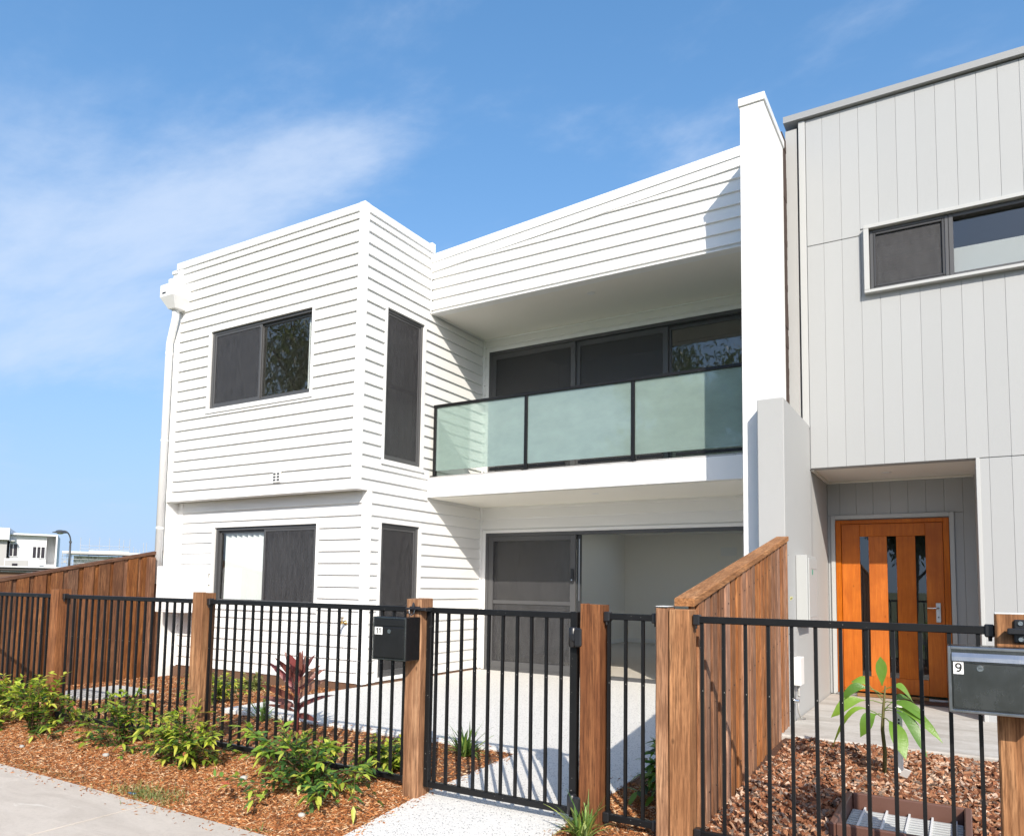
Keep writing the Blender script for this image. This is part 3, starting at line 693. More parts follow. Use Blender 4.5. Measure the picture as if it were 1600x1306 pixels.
box('corner_trim', 'grey_trim', N2, 4.888, 4.958, YG-.012, YG+.011, 3.0, 6.49, .003)
box('corner_trim', 'grey_trim', N2, 6.4725, 6.506, YG-.012, YG+.0115, .03, 2.556, .003)
box('blade_wall', 'grey_render', N2, 4.742, 4.868, YG+.02, 9.6, 3.0, 6.44, .003)
box('recess', 'gutter_grey', N2, 4.869, 4.90, YG+.07, YG+.12, 3.0, 6.44)
gt = MB().prism([(YG-.05, 6.503), (YG-.05, 6.575), (YG+.2, 6.60), (YG+.2, 6.503)], 4.735, XR, 0).obj('roof_flashing', 'gutter_grey', N2)
box('roof', 'far_grey', N2, 4.80, XR, YG+.2, 9.6, 6.45, 6.55); box('rear_wall', 'grey_render', N2, 4.8, XR, 9.5, 9.6, -.1, 6.45)
box('end_wall', 'grey_render', N2, XR-.1, XR, YG+.14, 9.5, -.1, 6.45); box('floor', 'interior_white', N2, 4.95, XR-.1, YG+.14, 9.5, 2.60, 2.75)
box('interior_wall', 'interior_white', N2, 4.9, XR-.1, 4.6, 4.7, 2.75, 6.44)
# wing wall in render
ww = box('wing_wall', 'grey_render', N2, 4.712, 4.951, YW, 2.83, -.25, 3.032, .006)
mb = MB()
# porch: rear wall with door hole, soffit, right return
DH = (5.035, 6.222, .045, 2.094)
dw = holed_wall('porch_wall', 'grey_cladding', N2, 'F', YD+.014, .1, 4.95, 6.62, .036, 2.60, [DH])
DX = (4.988, 6.270, -1, 2.150)
i = 0; x = 4.952 - .04
while x < 6.48:
    a, b = max(x, 4.953), min(x+PIT, 6.478)
    if b > DX[0] and a < DX[1]:
        if b > a+.02: vboard(dw, YD+.014, a, b, DX[3], 2.556)
        if a < DX[0]-.02: vboard(dw, YD+.014, a, DX[0], .037, DX[3]-.002)
        if b > DX[1]+.02: vboard(dw, YD+.014, DX[1], b, .037, DX[3]-.002)
    else: vboard(dw, YD+.014, a, b, .037, 2.556)
    x += PIT
ps = box('porch_soffit', 'soffit_white', N2, 4.952, 6.49, YG+.02, YD+.02, 2.556, 2.60)
mb = MB(); mb.box(4.953, 4.985, YG+.05, YD, 2.535, 2.5555, .004); mb.box(4.985, 6.47, YD-.03, YD-.001, 2.535, 2.5553, .004); mb.obj('cornice_bead', 'soffit_white', ps)
MB().lathe([(.05, 2.548), (.055, 2.5555)], 5.65, 2.1, 20).obj('downlight', 'plastic_white', ps)
box('porch_return', 'grey_cladding', N2, 6.474, 6.60, YG+.133, YD+.02, .036, 2.60)
mb = ring(MB(), 'F', YD, DX[0], DX[1], .038, DX[3], .047, 0, .02, .003, wb=.0001); mb.obj('architrave', 'grey_trim', N2)
# entry door: frame, stiles and rails, three long lights, lever handle
dr = MB(); wbox(dr, 'F', YD, 5.038, 5.098, .06, 2.09, -.10, .006, .003); wbox(dr, 'F', YD, 6.160, 6.219, .06, 2.09, -.10, .006, .003); wbox(dr, 'F', YD, 5.098, 6.160, 2.045, 2.09, -.10, .0055, .003)
door = dr.obj('entry_door', 'door_timber', N2, label='orange timber entry door with three tall glass lights')
x0, x1, z0, z1, yb0, yb1 = 5.102, 6.156, .085, 2.041, YD+.012, YD+.052
lights = [(5.30, 5.395), (5.588, 5.685), (5.880, 5.982)]; lz0, lz1 = .262, 1.892
edges = [x0] + [v for l in lights for v in l] + [x1]
for k in range(0, 8, 2):
    a, b = edges[k], edges[k+1]; mb = MB(); mb.box(a, b, yb0, yb1, lz0 if 0 < k < 6 else z0, lz1 if 0 < k < 6 else z1, .003); mb.obj('stile', 'door_timber', door)
box('door_rail', 'door_timber', door, edges[1]+.001, edges[6]-.001, yb0+.001, yb1-.001, z0, lz0-.001, .003); box('door_rail', 'door_timber', door, edges[1]+.001, edges[6]-.001, yb0+.001, yb1-.001, lz1+.001, z1, .003)
for a, b in lights: box('door_light', 'window_glass', door, a-.004, b+.004, YD+.03, YD+.036, lz0-.004, lz1+.004)
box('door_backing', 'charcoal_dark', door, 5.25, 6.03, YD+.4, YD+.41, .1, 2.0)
box('door_sill', 'aluminium', door, 5.03, 6.225, YD-.05, YD+.06, .037, .062, .004)
box('sill_timber', 'plank_timber', door, 5.25, 5.98, YD-.09, YD-.055, .036, .075, .004)
box('door_mat', 'charcoal_dark', N2, 5.75, 6.25, YD-.42, YD-.1, .036, .046, .003)
hp = box('handle_plate', 'aluminium', door, 6.068, 6.118, yb0-.011, yb0-.0005, .91, 1.13, .004)
MB().tube([(6.093, yb0-.01, 1.07), (6.093, yb0-.05, 1.07), (6.08, yb0-.055, 1.07), (5.985, yb0-.055, 1.07)], .009, 10).obj('lever', 'chrome', hp, True)
MB().lathe([(.008, yb0-.014), (.008, yb0-.01)], 6.093, .97, 12, 1).obj('keyhole', 'charcoal_dark', hp)
# upper window with boxed surround: louvres on the left, fixed glass on the right
mb = MB(); t = .05
wbox(mb, 'F', YG, FW[0], FW[1], FW[2], FW[2]+.032, -.06, .075, .003); wbox(mb, 'F', YG, FW[0], FW[1], FW[3]-.04, FW[3], -.06, .075, .003)
wbox(mb, 'F', YG, FW[0], FW[0]+.05, FW[2]+.032, FW[3]-.04, -.06, .0745, .003)
wbox(mb, 'F', YG, FW[1]-.15, FW[1], FW[2]+.032, FW[3]-.04, -.06, .0745, .003)
gwin = mb.obj('window_surround', 'grey_trim', N2)
ring(MB(), 'F', YG, 5.588, 6.305, 4.40, 5.056, .032, -.09, .02, .003).obj('window_frame', 'charcoal', gwin)
ring(MB(), 'F', YG, 6.308, 7.45, 4.40, 5.056, .04, -.09, .02, .003).obj('window_frame', 'charcoal', gwin)
ring(MB(), 'F', YG, 5.622, 6.27, 4.435, 5.02, .022, -.02, .022, .003).obj('screen_frame', 'charcoal_dark', gwin)
wbox(MB(), 'F', YG, 5.64, 6.255, 4.455, 5.0, .0, .0015).obj('fly_screen', 'fly_screen', gwin)
for k in range(4):
    z = 4.46+k*.14
    MB().add([(5.63, YG+.02, z), (6.28, YG+.02, z), (6.28, YG+.06, z+.145), (5.63, YG+.06, z+.145), (5.63, YG+.026, z), (6.28, YG+.026, z), (6.28, YG+.066, z+.145), (5.63, YG+.066, z+.145)], [(0, 1, 2, 3), (4, 7, 6, 5), (0, 4, 5, 1), (2, 6, 7, 3), (1, 5, 6, 2), (0, 3, 7, 4)]).obj('louvre_blade', 'window_glass', gwin)
wbox(MB(), 'F', YG, 6.34, 7.42, 4.43, 5.02, -.05, -.044).obj('pane', 'window_glass', gwin)
box('roller_blind', 'far_grey', gwin, 6.32, 7.44, YG+.11, YG+.114, 4.42, 4.74); box('roller_blind', 'far_grey', gwin, 5.62, 6.30, YG+.14, YG+.144, 4.42, 5.03)
# meter box and service fittings on the wing wall
m2 = box('meter_box', 'meter_grey', N2, 4.953, 5.055, .62, 1.15, .92, 1.585, .004, label='light grey meter box on the wing wall beside the porch')
box('meter_door', 'meter_grey', m2, 5.0555, 5.068, .66, 1.11, .95, 1.56, .003); box('door_ridge', 'meter_grey', m2, 5.068, 5.072, .70, 1.08, 1.46, 1.468); box('door_ridge', 'meter_grey', m2, 5.068, 5.072, .70, 1.08, .99, .998)
box('green_label', 'green_sticker', m2, 5.0685, 5.0695, .82, .87, 1.40, 1.45)
sb = box('junction_box', 'plastic_white', N2, 4.953, 5.02, .42, .60, .36, .62, .006)
MB().tube([(4.985, .50, .36), (4.985, .50, .31), (4.99, .47, .28), (5.0, .42, .27)], .011, 8).obj('conduit_bend', 'pvc_grey', sb, True)
gs = MB().lathe([(.03, 4.953), (.03, 4.965), (.015, 4.97), (.015, 5.0)], .44, .22, 12, 0).obj('service_outlet', 'chrome', N2, True)
MB().tube([(4.99, .44, .21), (4.99, .45, .12), (5.0, .5, .06), (5.03, .56, .045)], .008, 8).obj('service_pipe', 'pvc_grey', gs, True)
mb = MB()
for k in range(9):
    y, z = .36+rnd.uniform(-.04, .05), 1.17+rnd.uniform(-.02, .02); mb.box(4.9512, 4.9518, y, y+rnd.uniform(.02, .06), z, z+rnd.uniform(.006, .014))
mb.obj('chalk_mark', 'yellow_chalk', N2)

# ------------------------------------------------------------------ street fence: posts, panels, gate
GP = 'timber posts of the street fence'
def post(label, x0, x1, top, mat='post_timber', y0=-3.255, y1=-3.13, pale=False):
    base = mulch_z((x0+x1)/2, -3.2)
    t = thing('timber_post', label, 'post', ((x0+x1)/2, (y0+y1)/2, base), GP)
    mb = MB(); k = [rnd.uniform(-.006, .006) for _ in range(4)]; n = 7
    c = .006; prof = [(x0+c, y0), (x1-c, y0), (x1, y0+c), (x1, y1-c), (x1-c, y1), (x0+c, y1), (x0, y1-c), (x0, y0+c)]
    vs = []
    for j in range(n):
        z = -.4 + (top+.4)*j/(n-1); s_ = .0015*math.sin(j*2.1+x0*7)
        for i, (x, y) in enumerate(prof): vs.append((x+s_, y+s_*.5, z + (k[i//2] if j == n-1 else 0)))
    fs = [(j*8+i, j*8+(i+1) % 8, (j+1)*8+(i+1) % 8, (j+1)*8+i) for j in range(n-1) for i in range(8)] + [tuple((n-1)*8+i for i in range(8))]
    mb.add(vs, fs).obj('shaft', mat, t)
    if pale: MB().box(x0+.001, x1-.001, y0+.002, y1-.002, top+.0065, top+.0095, .001).obj('sealed_end', 'sticker_white', t)
    return t
post('dark timber fence post in front of the brown paling fence at far left', -.875, -.752, 1.148)
post('timber fence post left of the cordyline, between two picket panels', 1.178, 1.300, 1.150, 'post_pale')
post('timber gate post that carries the black number 11 letterbox', 3.308, 3.428, 1.152, 'post_pale')
post('reddish timber gate post with the black gate hinges', 4.522, 4.643, 1.150)
post('narrow pale-topped timber post at the foot of the raked paling fence', 4.955, 5.020, 1.140, 'post_pale', pale=True)
post('pale-topped timber post behind the stainless number 9 letterbox', 6.434, 6.56, 1.150, 'post_pale', pale=True)
ZR0, ZR1 = 1.067, 1.1016
PK = MB().box(-.008, .008, -.008, .008, .034, 1.068).obj('picket', 'black_powder', None); PKM = PK.data; PKZ = PK.location.z; bpy.data.objects.remove(PK)
def pick(parent, x):
    o = bpy.data.objects.new('picket', PKM); o.location = (x, YF, PKZ); o.rotation_euler = (0, rnd.gauss(0, .0016), rnd.gauss(0, .02)); return link(o, parent)
GPN = 'black picket panels of the street fence'
def panel(label, x0, x1, xs, br=(1, 1)):
    t = thing('picket_panel', label, 'fence', ((x0+x1)/2, YF, .0), GPN)
    box('top_rail', 'black_powder', t, x0, x1, YF-.016, YF+.016, ZR0, ZR1, .003)
    box('bottom_rail', 'black_powder', t, x0, x1, YF-.016, YF+.016, .006, .0405, .003)
    for x in xs: pick(t, x)
    for s_, x in ((0, x0), (1, x1)):
        if not br[s_]: continue
        d_ = 1 if s_ == 0 else -1
        for z in (ZR0+.017, .023):
            b = box('rail_bracket', 'black_plastic', t, min(x-.004*d_, x+.032*d_), max(x-.004*d_, x+.032*d_), YF-.024, YF+.024, z-.028, z+.026, .005)
            MB().lathe([(.007, z-.045), (.008, z-.028)], x+.012*d_, YF-.012, 8).obj('bolt', 'black_plastic', b)
    return t
frange = lambda a, st, b: [a+st*i for i in range(int((b-a)/st)+1)]
panel('black picket panel at far left before the brown paling fence', -3.70, -.88, frange(-3.645, .0975, -.93))
panel('black picket panel between the two left timber posts', -.747, 1.173, frange(-.68, .0972, 1.11))
panel('black picket panel in front of the red cordyline', 1.305, 3.303, frange(1.328, .0964, 3.28))
panel('short black picket panel with three bars right of the gate', 4.648, 4.950, [4.67, 4.767, 4.865])
panel('black picket panel in front of the orange door', 5.142, 6.43, frange(5.182, .1084, 6.40))
# gate
gt_ = thing('garden_gate', 'black picket gate on the pebbled path, hinged to the reddish post', 'gate', (3.96, YF, .0))
box('stile', 'black_powder', gt_, 3.438, 3.474, YF-.018, YF+.018, .0, 1.10, .003); box('stile', 'black_powder', gt_, 4.442, 4.486, YF-.02, YF+.02, -.012, 1.104, .003)
box('top_rail', 'black_powder', gt_, 3.474, 4.442, YF-.016, YF+.016, 1.064, 1.099, .003); box('bottom_rail', 'black_powder', gt_, 3.474, 4.442, YF-.016, YF+.016, .0, .036, .003)
for x in (3.507, 3.596, 3.696, 3.795, 3.893, 3.991, 4.09, 4.187, 4.284, 4.379): pick(gt_, x)
for z in (.965, .065):
    hg = MB().lathe([(.020, z-.055), (.026, z-.048), (.026, z+.048), (.020, z+.055)], 4.470, YF-.036, 14).obj('hinge', 'black_plastic', gt_, True)
    MB().box(4.492, 4.536, YF-.075, YF-.055, z-.05, z+.052, .008).obj('hinge_leaf', 'black_plastic', hg); box('hinge_arm', 'black_plastic', hg, 4.475, 4.51, YF-.07, YF-.03, z-.02, z+.02, .004)
lt = box('latch', 'black_plastic', gt_, 3.345, 3.425, -3.275, -3.256, 1.075, 1.105, .004)
MB().tube([(3.30+.03, -3.285, 1.09), (3.45, -3.285, 1.09)], .007, 8).obj('latch_bolt', 'black_plastic', lt)
MB().tube([(3.355, -3.285, 1.085), (3.36, -3.288, 1.062), (3.378, -3.289, 1.05), (3.396, -3.288, 1.062), (3.40, -3.285, 1.085)], .0045, 6).obj('padlock_ring', 'stainless_dull', lt)
MB().lathe([(.011, 1.10), (.008, 1.118), (.003, 1.13)], 3.385, -3.28, 8).obj('latch_knob', 'black_plastic', lt)
box('latch_catch', 'black_plastic', gt_, 3.428, 3.485, YF-.095, YF-.018, 1.078, 1.098, .004)
# bolt fitting on the number 9 post
bf = thing('gate_latch', 'small black gate latch on the pale-topped post above the number 9 letterbox', 'latch', (6.53, -3.27, 1.10))
box('back_plate', 'black_plastic', bf, 6.50, 6.545, -3.268, -3.256, 1.04, 1.135, .004); box('catch', 'black_plastic', bf, 6.475, 6.54, -3.31, -3.268, 1.075, 1.10, .004)
for z in (1.055, 1.12): MB().lathe([(.009, -3.274), (.007, -3.268)], 6.522, z, 10, 1).obj('screw', 'chrome', bf)

# ------------------------------------------------------------------ timber paling fences
def paling_fence(label, x_at, top_at, base_at, ya, yb, mat, capm, pitch, wid, railx, seed, postspec):
    r = random.Random(seed)
    t = thing('paling_fence', label, 'fence', (x_at((ya+yb)/2), (ya+yb)/2, base_at((ya+yb)/2)))
    y = ya; i = 0; nails = []
    while y < yb:
        for lay in (0, 1):
            yy = y + lay*pitch*.5; w_ = wid*(1+r.uniform(-.07, .07)); o = .017*lay
            y1 = min(yy+w_, yb)
            if y1 - yy < .03: continue
            z0 = base_at(yy)-.08; ta, tb = top_at(yy)-.045, top_at(y1)-.045; xo = r.uniform(-.002, .003)
            xa, xb = x_at(yy)+o+xo, x_at(y1)+o+xo; th = .0155; k = .0018
            vs = [(xa, yy, z0), (xa+th-k, yy, z0), (xa+th, yy+k, z0), (xb+th, y1-k, z0), (xb+th-k, y1, z0), (xb, y1, z0)]
            vs += [(xa, yy, ta), (xa+th-k, yy, ta), (xa+th, yy+k, ta), (xb+th, y1-k, tb), (xb+th-k, y1, tb), (xb, y1, tb)]
            MB().add(vs, [(5, 4, 3, 2, 1, 0), (6, 7, 8, 9, 10, 11)] + [(j, (j+1) % 6, 6+(j+1) % 6, 6+j) for j in range(6)]).obj('paling', mat, t)
            if lay: nails.append((xa+th, yy+w_*.5, z0+.25)); nails.append((xa+th, yy+w_*.5, (ta+z0)*.5+.05)); nails.append((xa+th, yy+w_*.5, ta-.12))
        y += pitch; i += 1
    mb = MB()
    for (x, y, z) in nails: mb.box(x-.001, x+.0022, y-.004, y+.004, z-.004, z+.004)
    mb.obj('nail_heads', 'dark_mastic', t, kind='stuff')
    # capping follows the rake
    vs = []
    for y in (ya-.04, yb):
        x, z = x_at(y), top_at(y); vs += [(x-.062, y, z-.042), (x+.044, y, z-.042), (x+.046, y, z-.040), (x+.046, y, z-.003), (x+.043, y, z), (x-.059, y, z), (x-.062, y, z-.003)]
    MB().add(vs, [tuple(range(7))[::-1], tuple(range(7, 14))] + [(j, (j+1) % 7, 7+(j+1) % 7, 7+j) for j in range(7)]).obj('capping', capm, t)
    for f_ in (.18, .55, .86):
        vs = []
        for y in (ya, yb):
            x = x_at(y); z = base_at(y) + (top_at(y)-base_at(y))*f_ - .02; vs += [(x-.04, y, z), (x-.001, y, z), (x-.001, y, z+.07), (x-.04, y, z+.07)]
        MB().add(vs, [(3, 2, 1, 0), (4, 5, 6, 7)] + [(j, (j+1) % 4, 4+(j+1) % 4, 4+j) for j in range(4)]).obj('rail', mat, t)
    for (x0, x1, y0, y1, zt) in postspec: MB().box(x0, x1, y0, y1, -.4, zt, .005).obj('fence_post', 'post_pale' if mat == 'paling_timber' else mat, t)
    return t
xr = lambda y: 5.088 - .046*(y+3.13)
paling_fence('raked brown paling fence between the two front gardens', xr, lambda y: 1.178 + .1645*(y+3.25), lambda y: mulch_z(5.06, y), -3.128, .12, 'paling_timber', 'cap_timber', .165, .108, 0, 5,
             [(5.027, 5.134, -3.256, -3.131, 1.135), (4.86, 4.94, -1.5, -1.42, 1.36), (4.80, 4.88, .02, .10, 1.62)])
paling_fence('dark brown paling fence at the left side of the white house', lambda y: -3.80, lambda y: 1.694 + .2095*(y+.205), lambda y: mulch_z(-3.7, y), -3.30, -.225, 'paling_dark', 'cap_dark', .205, .145, 0, 8,
             [(-3.782, -3.70, -.46, -.36, 1.58)])

# ------------------------------------------------------------------ letterboxes
def strip(mb, pts, w, y0, y1):
    n = len(pts); L_, R_ = [], []
    for i, (x, z) in enumerate(pts):
        ax, az = pts[max(0, i-1)]; bx_, bz = pts[min(n-1, i+1)]; tx, tz = bx_-ax, bz-az; l = math.hypot(tx, tz); nx, nz = -tz/l*w/2, tx/l*w/2
        L_.append((x+nx, z+nz)); R_.append((x-nx, z-nz))
    vs = [(x, y, z) for y in (y0, y1) for (x, z) in L_ + R_]; m = 2*n; fs = []
    for i in range(n-1):
        fs += [(i, i+1, n+i+1, n+i), (m+i, m+n+i, m+n+i+1, m+i+1), (i, m+i, m+i+1, i+1), (n+i, n+i+1, m+n+i+1, m+n+i)]
    fs += [(0, n, m+n, m), (n-1, m+n-1, m+m-1, m-1)]
    mb.add(vs, fs)
def numeral(txt, x, y, z, size, parent):
    for k, ch in enumerate(txt):
        mb = MB(); s_ = size/.05; cx = x + (k - (len(txt)-1)/2)*.021*s_
        if ch == '1':
            strip(mb, [(cx+.002*s_, z), (cx+.002*s_, z+.034*s_)], .0062*s_, y-.0005, y); strip(mb, [(cx+.0015*s_, z+.0325*s_), (cx-.0035*s_, z+.027*s_), (cx-.0075*s_, z+.0255*s_)], .0048*s_, y-.0007, y-.0002)
        else:
            r_ = .0085*s_; c0 = z+.0245*s_
            strip(mb, [(cx+r_*math.cos(a), c0+r_*math.sin(a)) for a in [2*math.pi*q/24 for q in range(25)]], .0056*s_, y-.0005, y)
            strip(mb, [(cx+r_, c0+.001), (cx+r_*.98, z+.016*s_), (cx+r_*.6, z+.007*s_), (cx, z+.0035*s_), (cx-r_*.75, z+.005*s_)], .0056*s_, y-.0007, y-.0002)
        mb.obj('numeral', 'black_ink', parent)
b1 = thing('letterbox', 'black letterbox numbered 11 on the timber gate post', 'letterbox', (3.29, -3.33, .774))
x0, x1, y0, y1, z0, z1 = 3.161, 3.425, -3.395, -3.2565, .774, 1.040
box('body', 'black_enamel', b1, x0, x1, y0, y1, z0, z1, .004)
mb = ring(MB(), 'F', y0, x0+.002, x1-.002, z0+.002, z1-.002, .010, 0, .004, .0015); mb.obj('edge_trim', 'stainless_dull', b1)
box('door_panel', 'black_enamel', b1, x0+.014, x1-.014, y0-.006, y0-.0005, z0+.016, z1-.062, .003)
fl = box('flap', 'black_enamel', b1, x0+.014, x1-.014, y0-.005, y0-.0005, z1-.056, z1-.014, .002)
lk = MB().lathe([(.013, y0-.012), (.011, y0-.006)], 3.30, .952, 14, 1).obj('lock', 'chrome', b1); box('keyhole', 'black_ink', lk, 3.2985, 3.3015, y0-.0128, y0-.0122, .946, .958)
st = box('number_plate', 'sticker_white', b1, x0+.020, x0+.082, y0-.0072, y0-.0062, .930, .976); numeral('11', x0+.051, y0-.0074, .9355, .052, st)
b2 = thing('letterbox', 'stainless steel letterbox numbered 9 on the right post', 'letterbox', (6.41, -3.33, .756))
x0, x1, y0, y1, z0, z1 = 6.262, 6.60, -3.395, -3.2565, .756, 1.024
box('body', 'stainless_dull', b2, x0, x1, y0, y1, z0, z1, .004)
ring(MB(), 'F', y0, x0+.001, x1-.001, z0+.001, z1-.001, .012, 0, .006, .002).obj('edge_trim', 'stainless', b2)
box('door_panel', 'stainless_dull', b2, x0+.016, x1-.016, y0-.005, y0-.0005, z0+.018, z1-.066, .003)
MB().prism([(y0-.001, z1-.062), (y0-.014, z1-.058), (y0-.012, z1-.042), (y0-.001, z1-.026)], x0+.016, x1-.016, 0).obj('flap', 'stainless', b2)
lk = MB().lathe([(.012, y0-.011), (.010, y0-.005)], 6.375, .939, 14, 1).obj('lock', 'chrome', b2); box('keyhole', 'black_ink', lk, 6.369, 6.381, y0-.0118, y0-.0112, .9375, .9405)
st = box('number_plate', 'sticker_white', b2, 6.282, 6.318, y0-.0062, y0-.0052, .912, .962); numeral('9', 6.300, y0-.0064, .9195, .052, st)
# ------------------------------------------------------------------ small ground items
cp = MB().box(-2.95, -2.1, -2.12, -1.28, -.2, -.092, .01).obj('concrete_pad', 'porch_concrete'); tag(cp, 'pale square concrete pad lying in the mulch behind the left pickets', 'slab')
gp_ = thing('garden_pit', 'brown rectangular plastic frame round a pale slotted grate in the bark', 'drain', (6.0, -2.35, -.03))
PX0, PX1, PY0, PY1 = 5.695, 6.335, -2.72, -2.0; fz = .05
for (a, b, c, d) in ((PX0, PX0+.035, PY0, PY1), (PX1-.035, PX1, PY0, PY1), (PX0+.036, PX1-.036, PY0, PY0+.03), (PX0+.036, PX1-.036, PY1-.03, PY1)):
    box('frame_side', 'terracotta', gp_, a, b, c, d, -.15, fz, .006)
box('grate_tray', 'meter_grey', gp_, PX0+.036, PX1-.036, PY0+.031, PY1-.031, -.12, -.065)
for i in range(13):
    y = PY0+.045+i*.0475; box('grate_bar', 'meter_grey', gp_, PX0+.04, PX1-.04, y, y+.030, -.054, -.030, .003)
for i in range(5):
    x = PX0+.1+i*.115; box('grate_rib', 'plastic_white', gp_, x, x+.010, PY0+.033, PY1-.033, -.0535, -.022)
sk = thing('garden_stake', 'white timber marker stake beside the young big-leaved plant', 'stake', (5.93, -1.12, 0))
MB().box(5.908, 5.946, -1.125, -1.105, -.1, .46, .003).obj('stake', 'sticker_white', sk)
for k in range(3): box('ink_mark', 'black_ink', sk, 5.920, 5.930, -1.1262, -1.1252, .36-k*.022, .374-k*.022)
lt2 = MB(); lt2.box(1.62, 1.685, -3.985, -3.955, -.152, -.135, .006); tag(lt2.obj('litter', 'chrome'), 'small crumpled silver wrapper at the footpath edge', 'litter')

# ------------------------------------------------------------------ plants
def leaf(mb, p, d_, nrm, ln, wd, col, droop=.25, fold=.18, seg=3, ob=False):
    p = Vector(p); d_ = Vector(d_).normalized(); nrm = Vector(nrm); sd_ = d_.cross(nrm)
    sd_ = sd_.normalized() if sd_.length > 1e-4 else d_.orthogonal().normalized(); nn = sd_.cross(d_)
    vs = []; fs = []; n = seg
    for i in range(n+1):
        t = i/n; c = p + d_*ln*t*(1-.12*droop*t) - Vector((0, 0, 1))*ln*droop*t*t
        w_ = wd*.5*(math.sin(math.pi*min(1, .06+t*.94)**.75))**.9 if 0 < i < n else (wd*.06 if i == 0 else 0.0008)
        if ob and 0 < i < n: w_ = wd*.5*math.sin(math.pi*t**1.35)**.75*(1 if t < .9 else .8)
        vs += [c - sd_*w_ + nn*w_*fold, c, c + sd_*w_ + nn*w_*fold]
    for i in range(n):
        a = i*3; fs += [(a, a+1, a+4, a+3), (a+1, a+2, a+5, a+4)]
    mb.add(vs, fs, col)
def rv(r, s=1): return Vector((r.uniform(-s, s), r.uniform(-s, s), r.uniform(-s, s)))
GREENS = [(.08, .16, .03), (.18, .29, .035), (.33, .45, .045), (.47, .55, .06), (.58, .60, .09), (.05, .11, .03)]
def shrub(label, x, y, rx, ry, h, seed, nst=15, greens=GREENS, lean=(0, 0), pink=.03, ls=1.):
    r = random.Random(seed); z0 = mulch_z(x, y)
    t = thing('shrub', label, 'shrub', (x, y, z0), 'young shrubs along the street fence')
    st, lf = MB(), MB()
    for i in range(nst):
        a = 2*math.pi*(i + r.uniform(-.35, .35))/nst; q = r.uniform(.3, 1.15)
        end = Vector((math.cos(a)*rx*q + lean[0]*q, math.sin(a)*ry*q + lean[1]*q, h*(1.05 - .62*q*q)*r.uniform(.72, 1.08)))
        b0 = Vector((x + r.uniform(-.03, .03), y + r.uniform(-.03, .03), z0-.02)); pts = []
        for k in range(9):
            s_ = k/8; pts.append(b0 + Vector((end.x*s_**1.15, end.y*s_**1.15, end.z*math.sin(s_*1.75)/math.sin(1.75) if q > .75 else end.z*s_**.8)))
        st.tube(pts, .004, 5, (.10, .06, .03), False, [.0055*(1-.75*k/8)+.0008 for k in range(9)])
        tw = [(pts, 1.)]
        for k in range(2, 8):
            for _ in range(2 if r.random() < .35 else 1):
                dd = (pts[k]-pts[k-1]).normalized(); o = (dd*.6 + rv(r, .9)*.9 + Vector((0, 0, .1))).normalized(); ln = r.uniform(.06, .26)*(.6+.5*h)
                tp_ = [pts[k] + o*ln*j/4 - Vector((0, 0, .12*ln*(j/4)**2*2)) for j in range(5)]
                st.tube(tp_, .002, 4, (.14, .10, .035), False); tw.append((tp_, .9))
        for pp, sc in tw:
            n = len(pp)
            for k in range(1, n):
                sub = 2 if n > 6 else 1
                for s2 in range(sub):
                    p = pp[k-1].lerp(pp[k], (s2+1)/sub); dd = (pp[k]-pp[k-1]).normalized()
                    sd_ = dd.cross(Vector((0, 0, 1))); sd_ = sd_.normalized() if sd_.length > .05 else Vector((1, 0, 0))
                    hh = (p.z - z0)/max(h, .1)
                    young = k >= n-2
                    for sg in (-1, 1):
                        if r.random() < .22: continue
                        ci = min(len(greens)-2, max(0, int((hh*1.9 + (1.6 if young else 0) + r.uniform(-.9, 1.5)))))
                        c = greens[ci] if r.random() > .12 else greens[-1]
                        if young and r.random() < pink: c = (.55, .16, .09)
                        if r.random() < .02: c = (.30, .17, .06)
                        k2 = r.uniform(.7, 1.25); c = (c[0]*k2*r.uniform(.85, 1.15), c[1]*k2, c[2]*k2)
                        leaf(lf, p, dd*.55 + sd_*sg*r.uniform(.6, 1.1) + rv(r, .35), Vector((0, 0, 1)) + rv(r, .5), ls*r.uniform(.034, .078)*(1.12 if young else .95), ls*r.uniform(.017, .031), c, r.uniform(-.05, .38), r.uniform(.05, .35))
            p = pp[-1]; dd = (pp[-1]-pp[-2]).normalized()
            c = greens[4] if r.random() > pink*2 else (.6, .2, .12)
            leaf(lf, p, dd + rv(r, .2), Vector((0, 0, 1)) + rv(r, .4), ls*.065, ls*.024, c, .4)
    st.obj('stems', 'bark', t, True); lf.obj('leaves', 'leaf', t, True)
    return t
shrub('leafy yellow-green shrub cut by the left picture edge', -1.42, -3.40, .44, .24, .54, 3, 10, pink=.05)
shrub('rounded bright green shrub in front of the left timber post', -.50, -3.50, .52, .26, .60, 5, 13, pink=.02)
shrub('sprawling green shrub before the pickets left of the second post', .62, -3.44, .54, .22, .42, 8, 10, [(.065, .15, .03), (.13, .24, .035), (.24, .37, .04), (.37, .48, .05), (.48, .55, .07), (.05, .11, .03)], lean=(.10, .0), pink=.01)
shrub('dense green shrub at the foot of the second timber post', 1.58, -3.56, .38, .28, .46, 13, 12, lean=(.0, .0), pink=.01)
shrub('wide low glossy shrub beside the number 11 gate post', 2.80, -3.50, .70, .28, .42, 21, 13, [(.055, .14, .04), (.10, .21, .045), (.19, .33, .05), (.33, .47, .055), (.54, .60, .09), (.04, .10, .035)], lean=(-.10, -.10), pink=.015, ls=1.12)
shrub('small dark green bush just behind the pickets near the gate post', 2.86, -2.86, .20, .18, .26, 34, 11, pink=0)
DK = [(.02, .055, .015), (.035, .085, .018), (.07, .16, .022), (.12, .24, .03), (.18, .32, .04), (.018, .045, .012)]
shrub('glossy dark green plant in the narrow bed behind the three-bar panel', 4.80, -2.45, .17, .22, .36, 41, 14, DK, pink=0, ls=1.5)
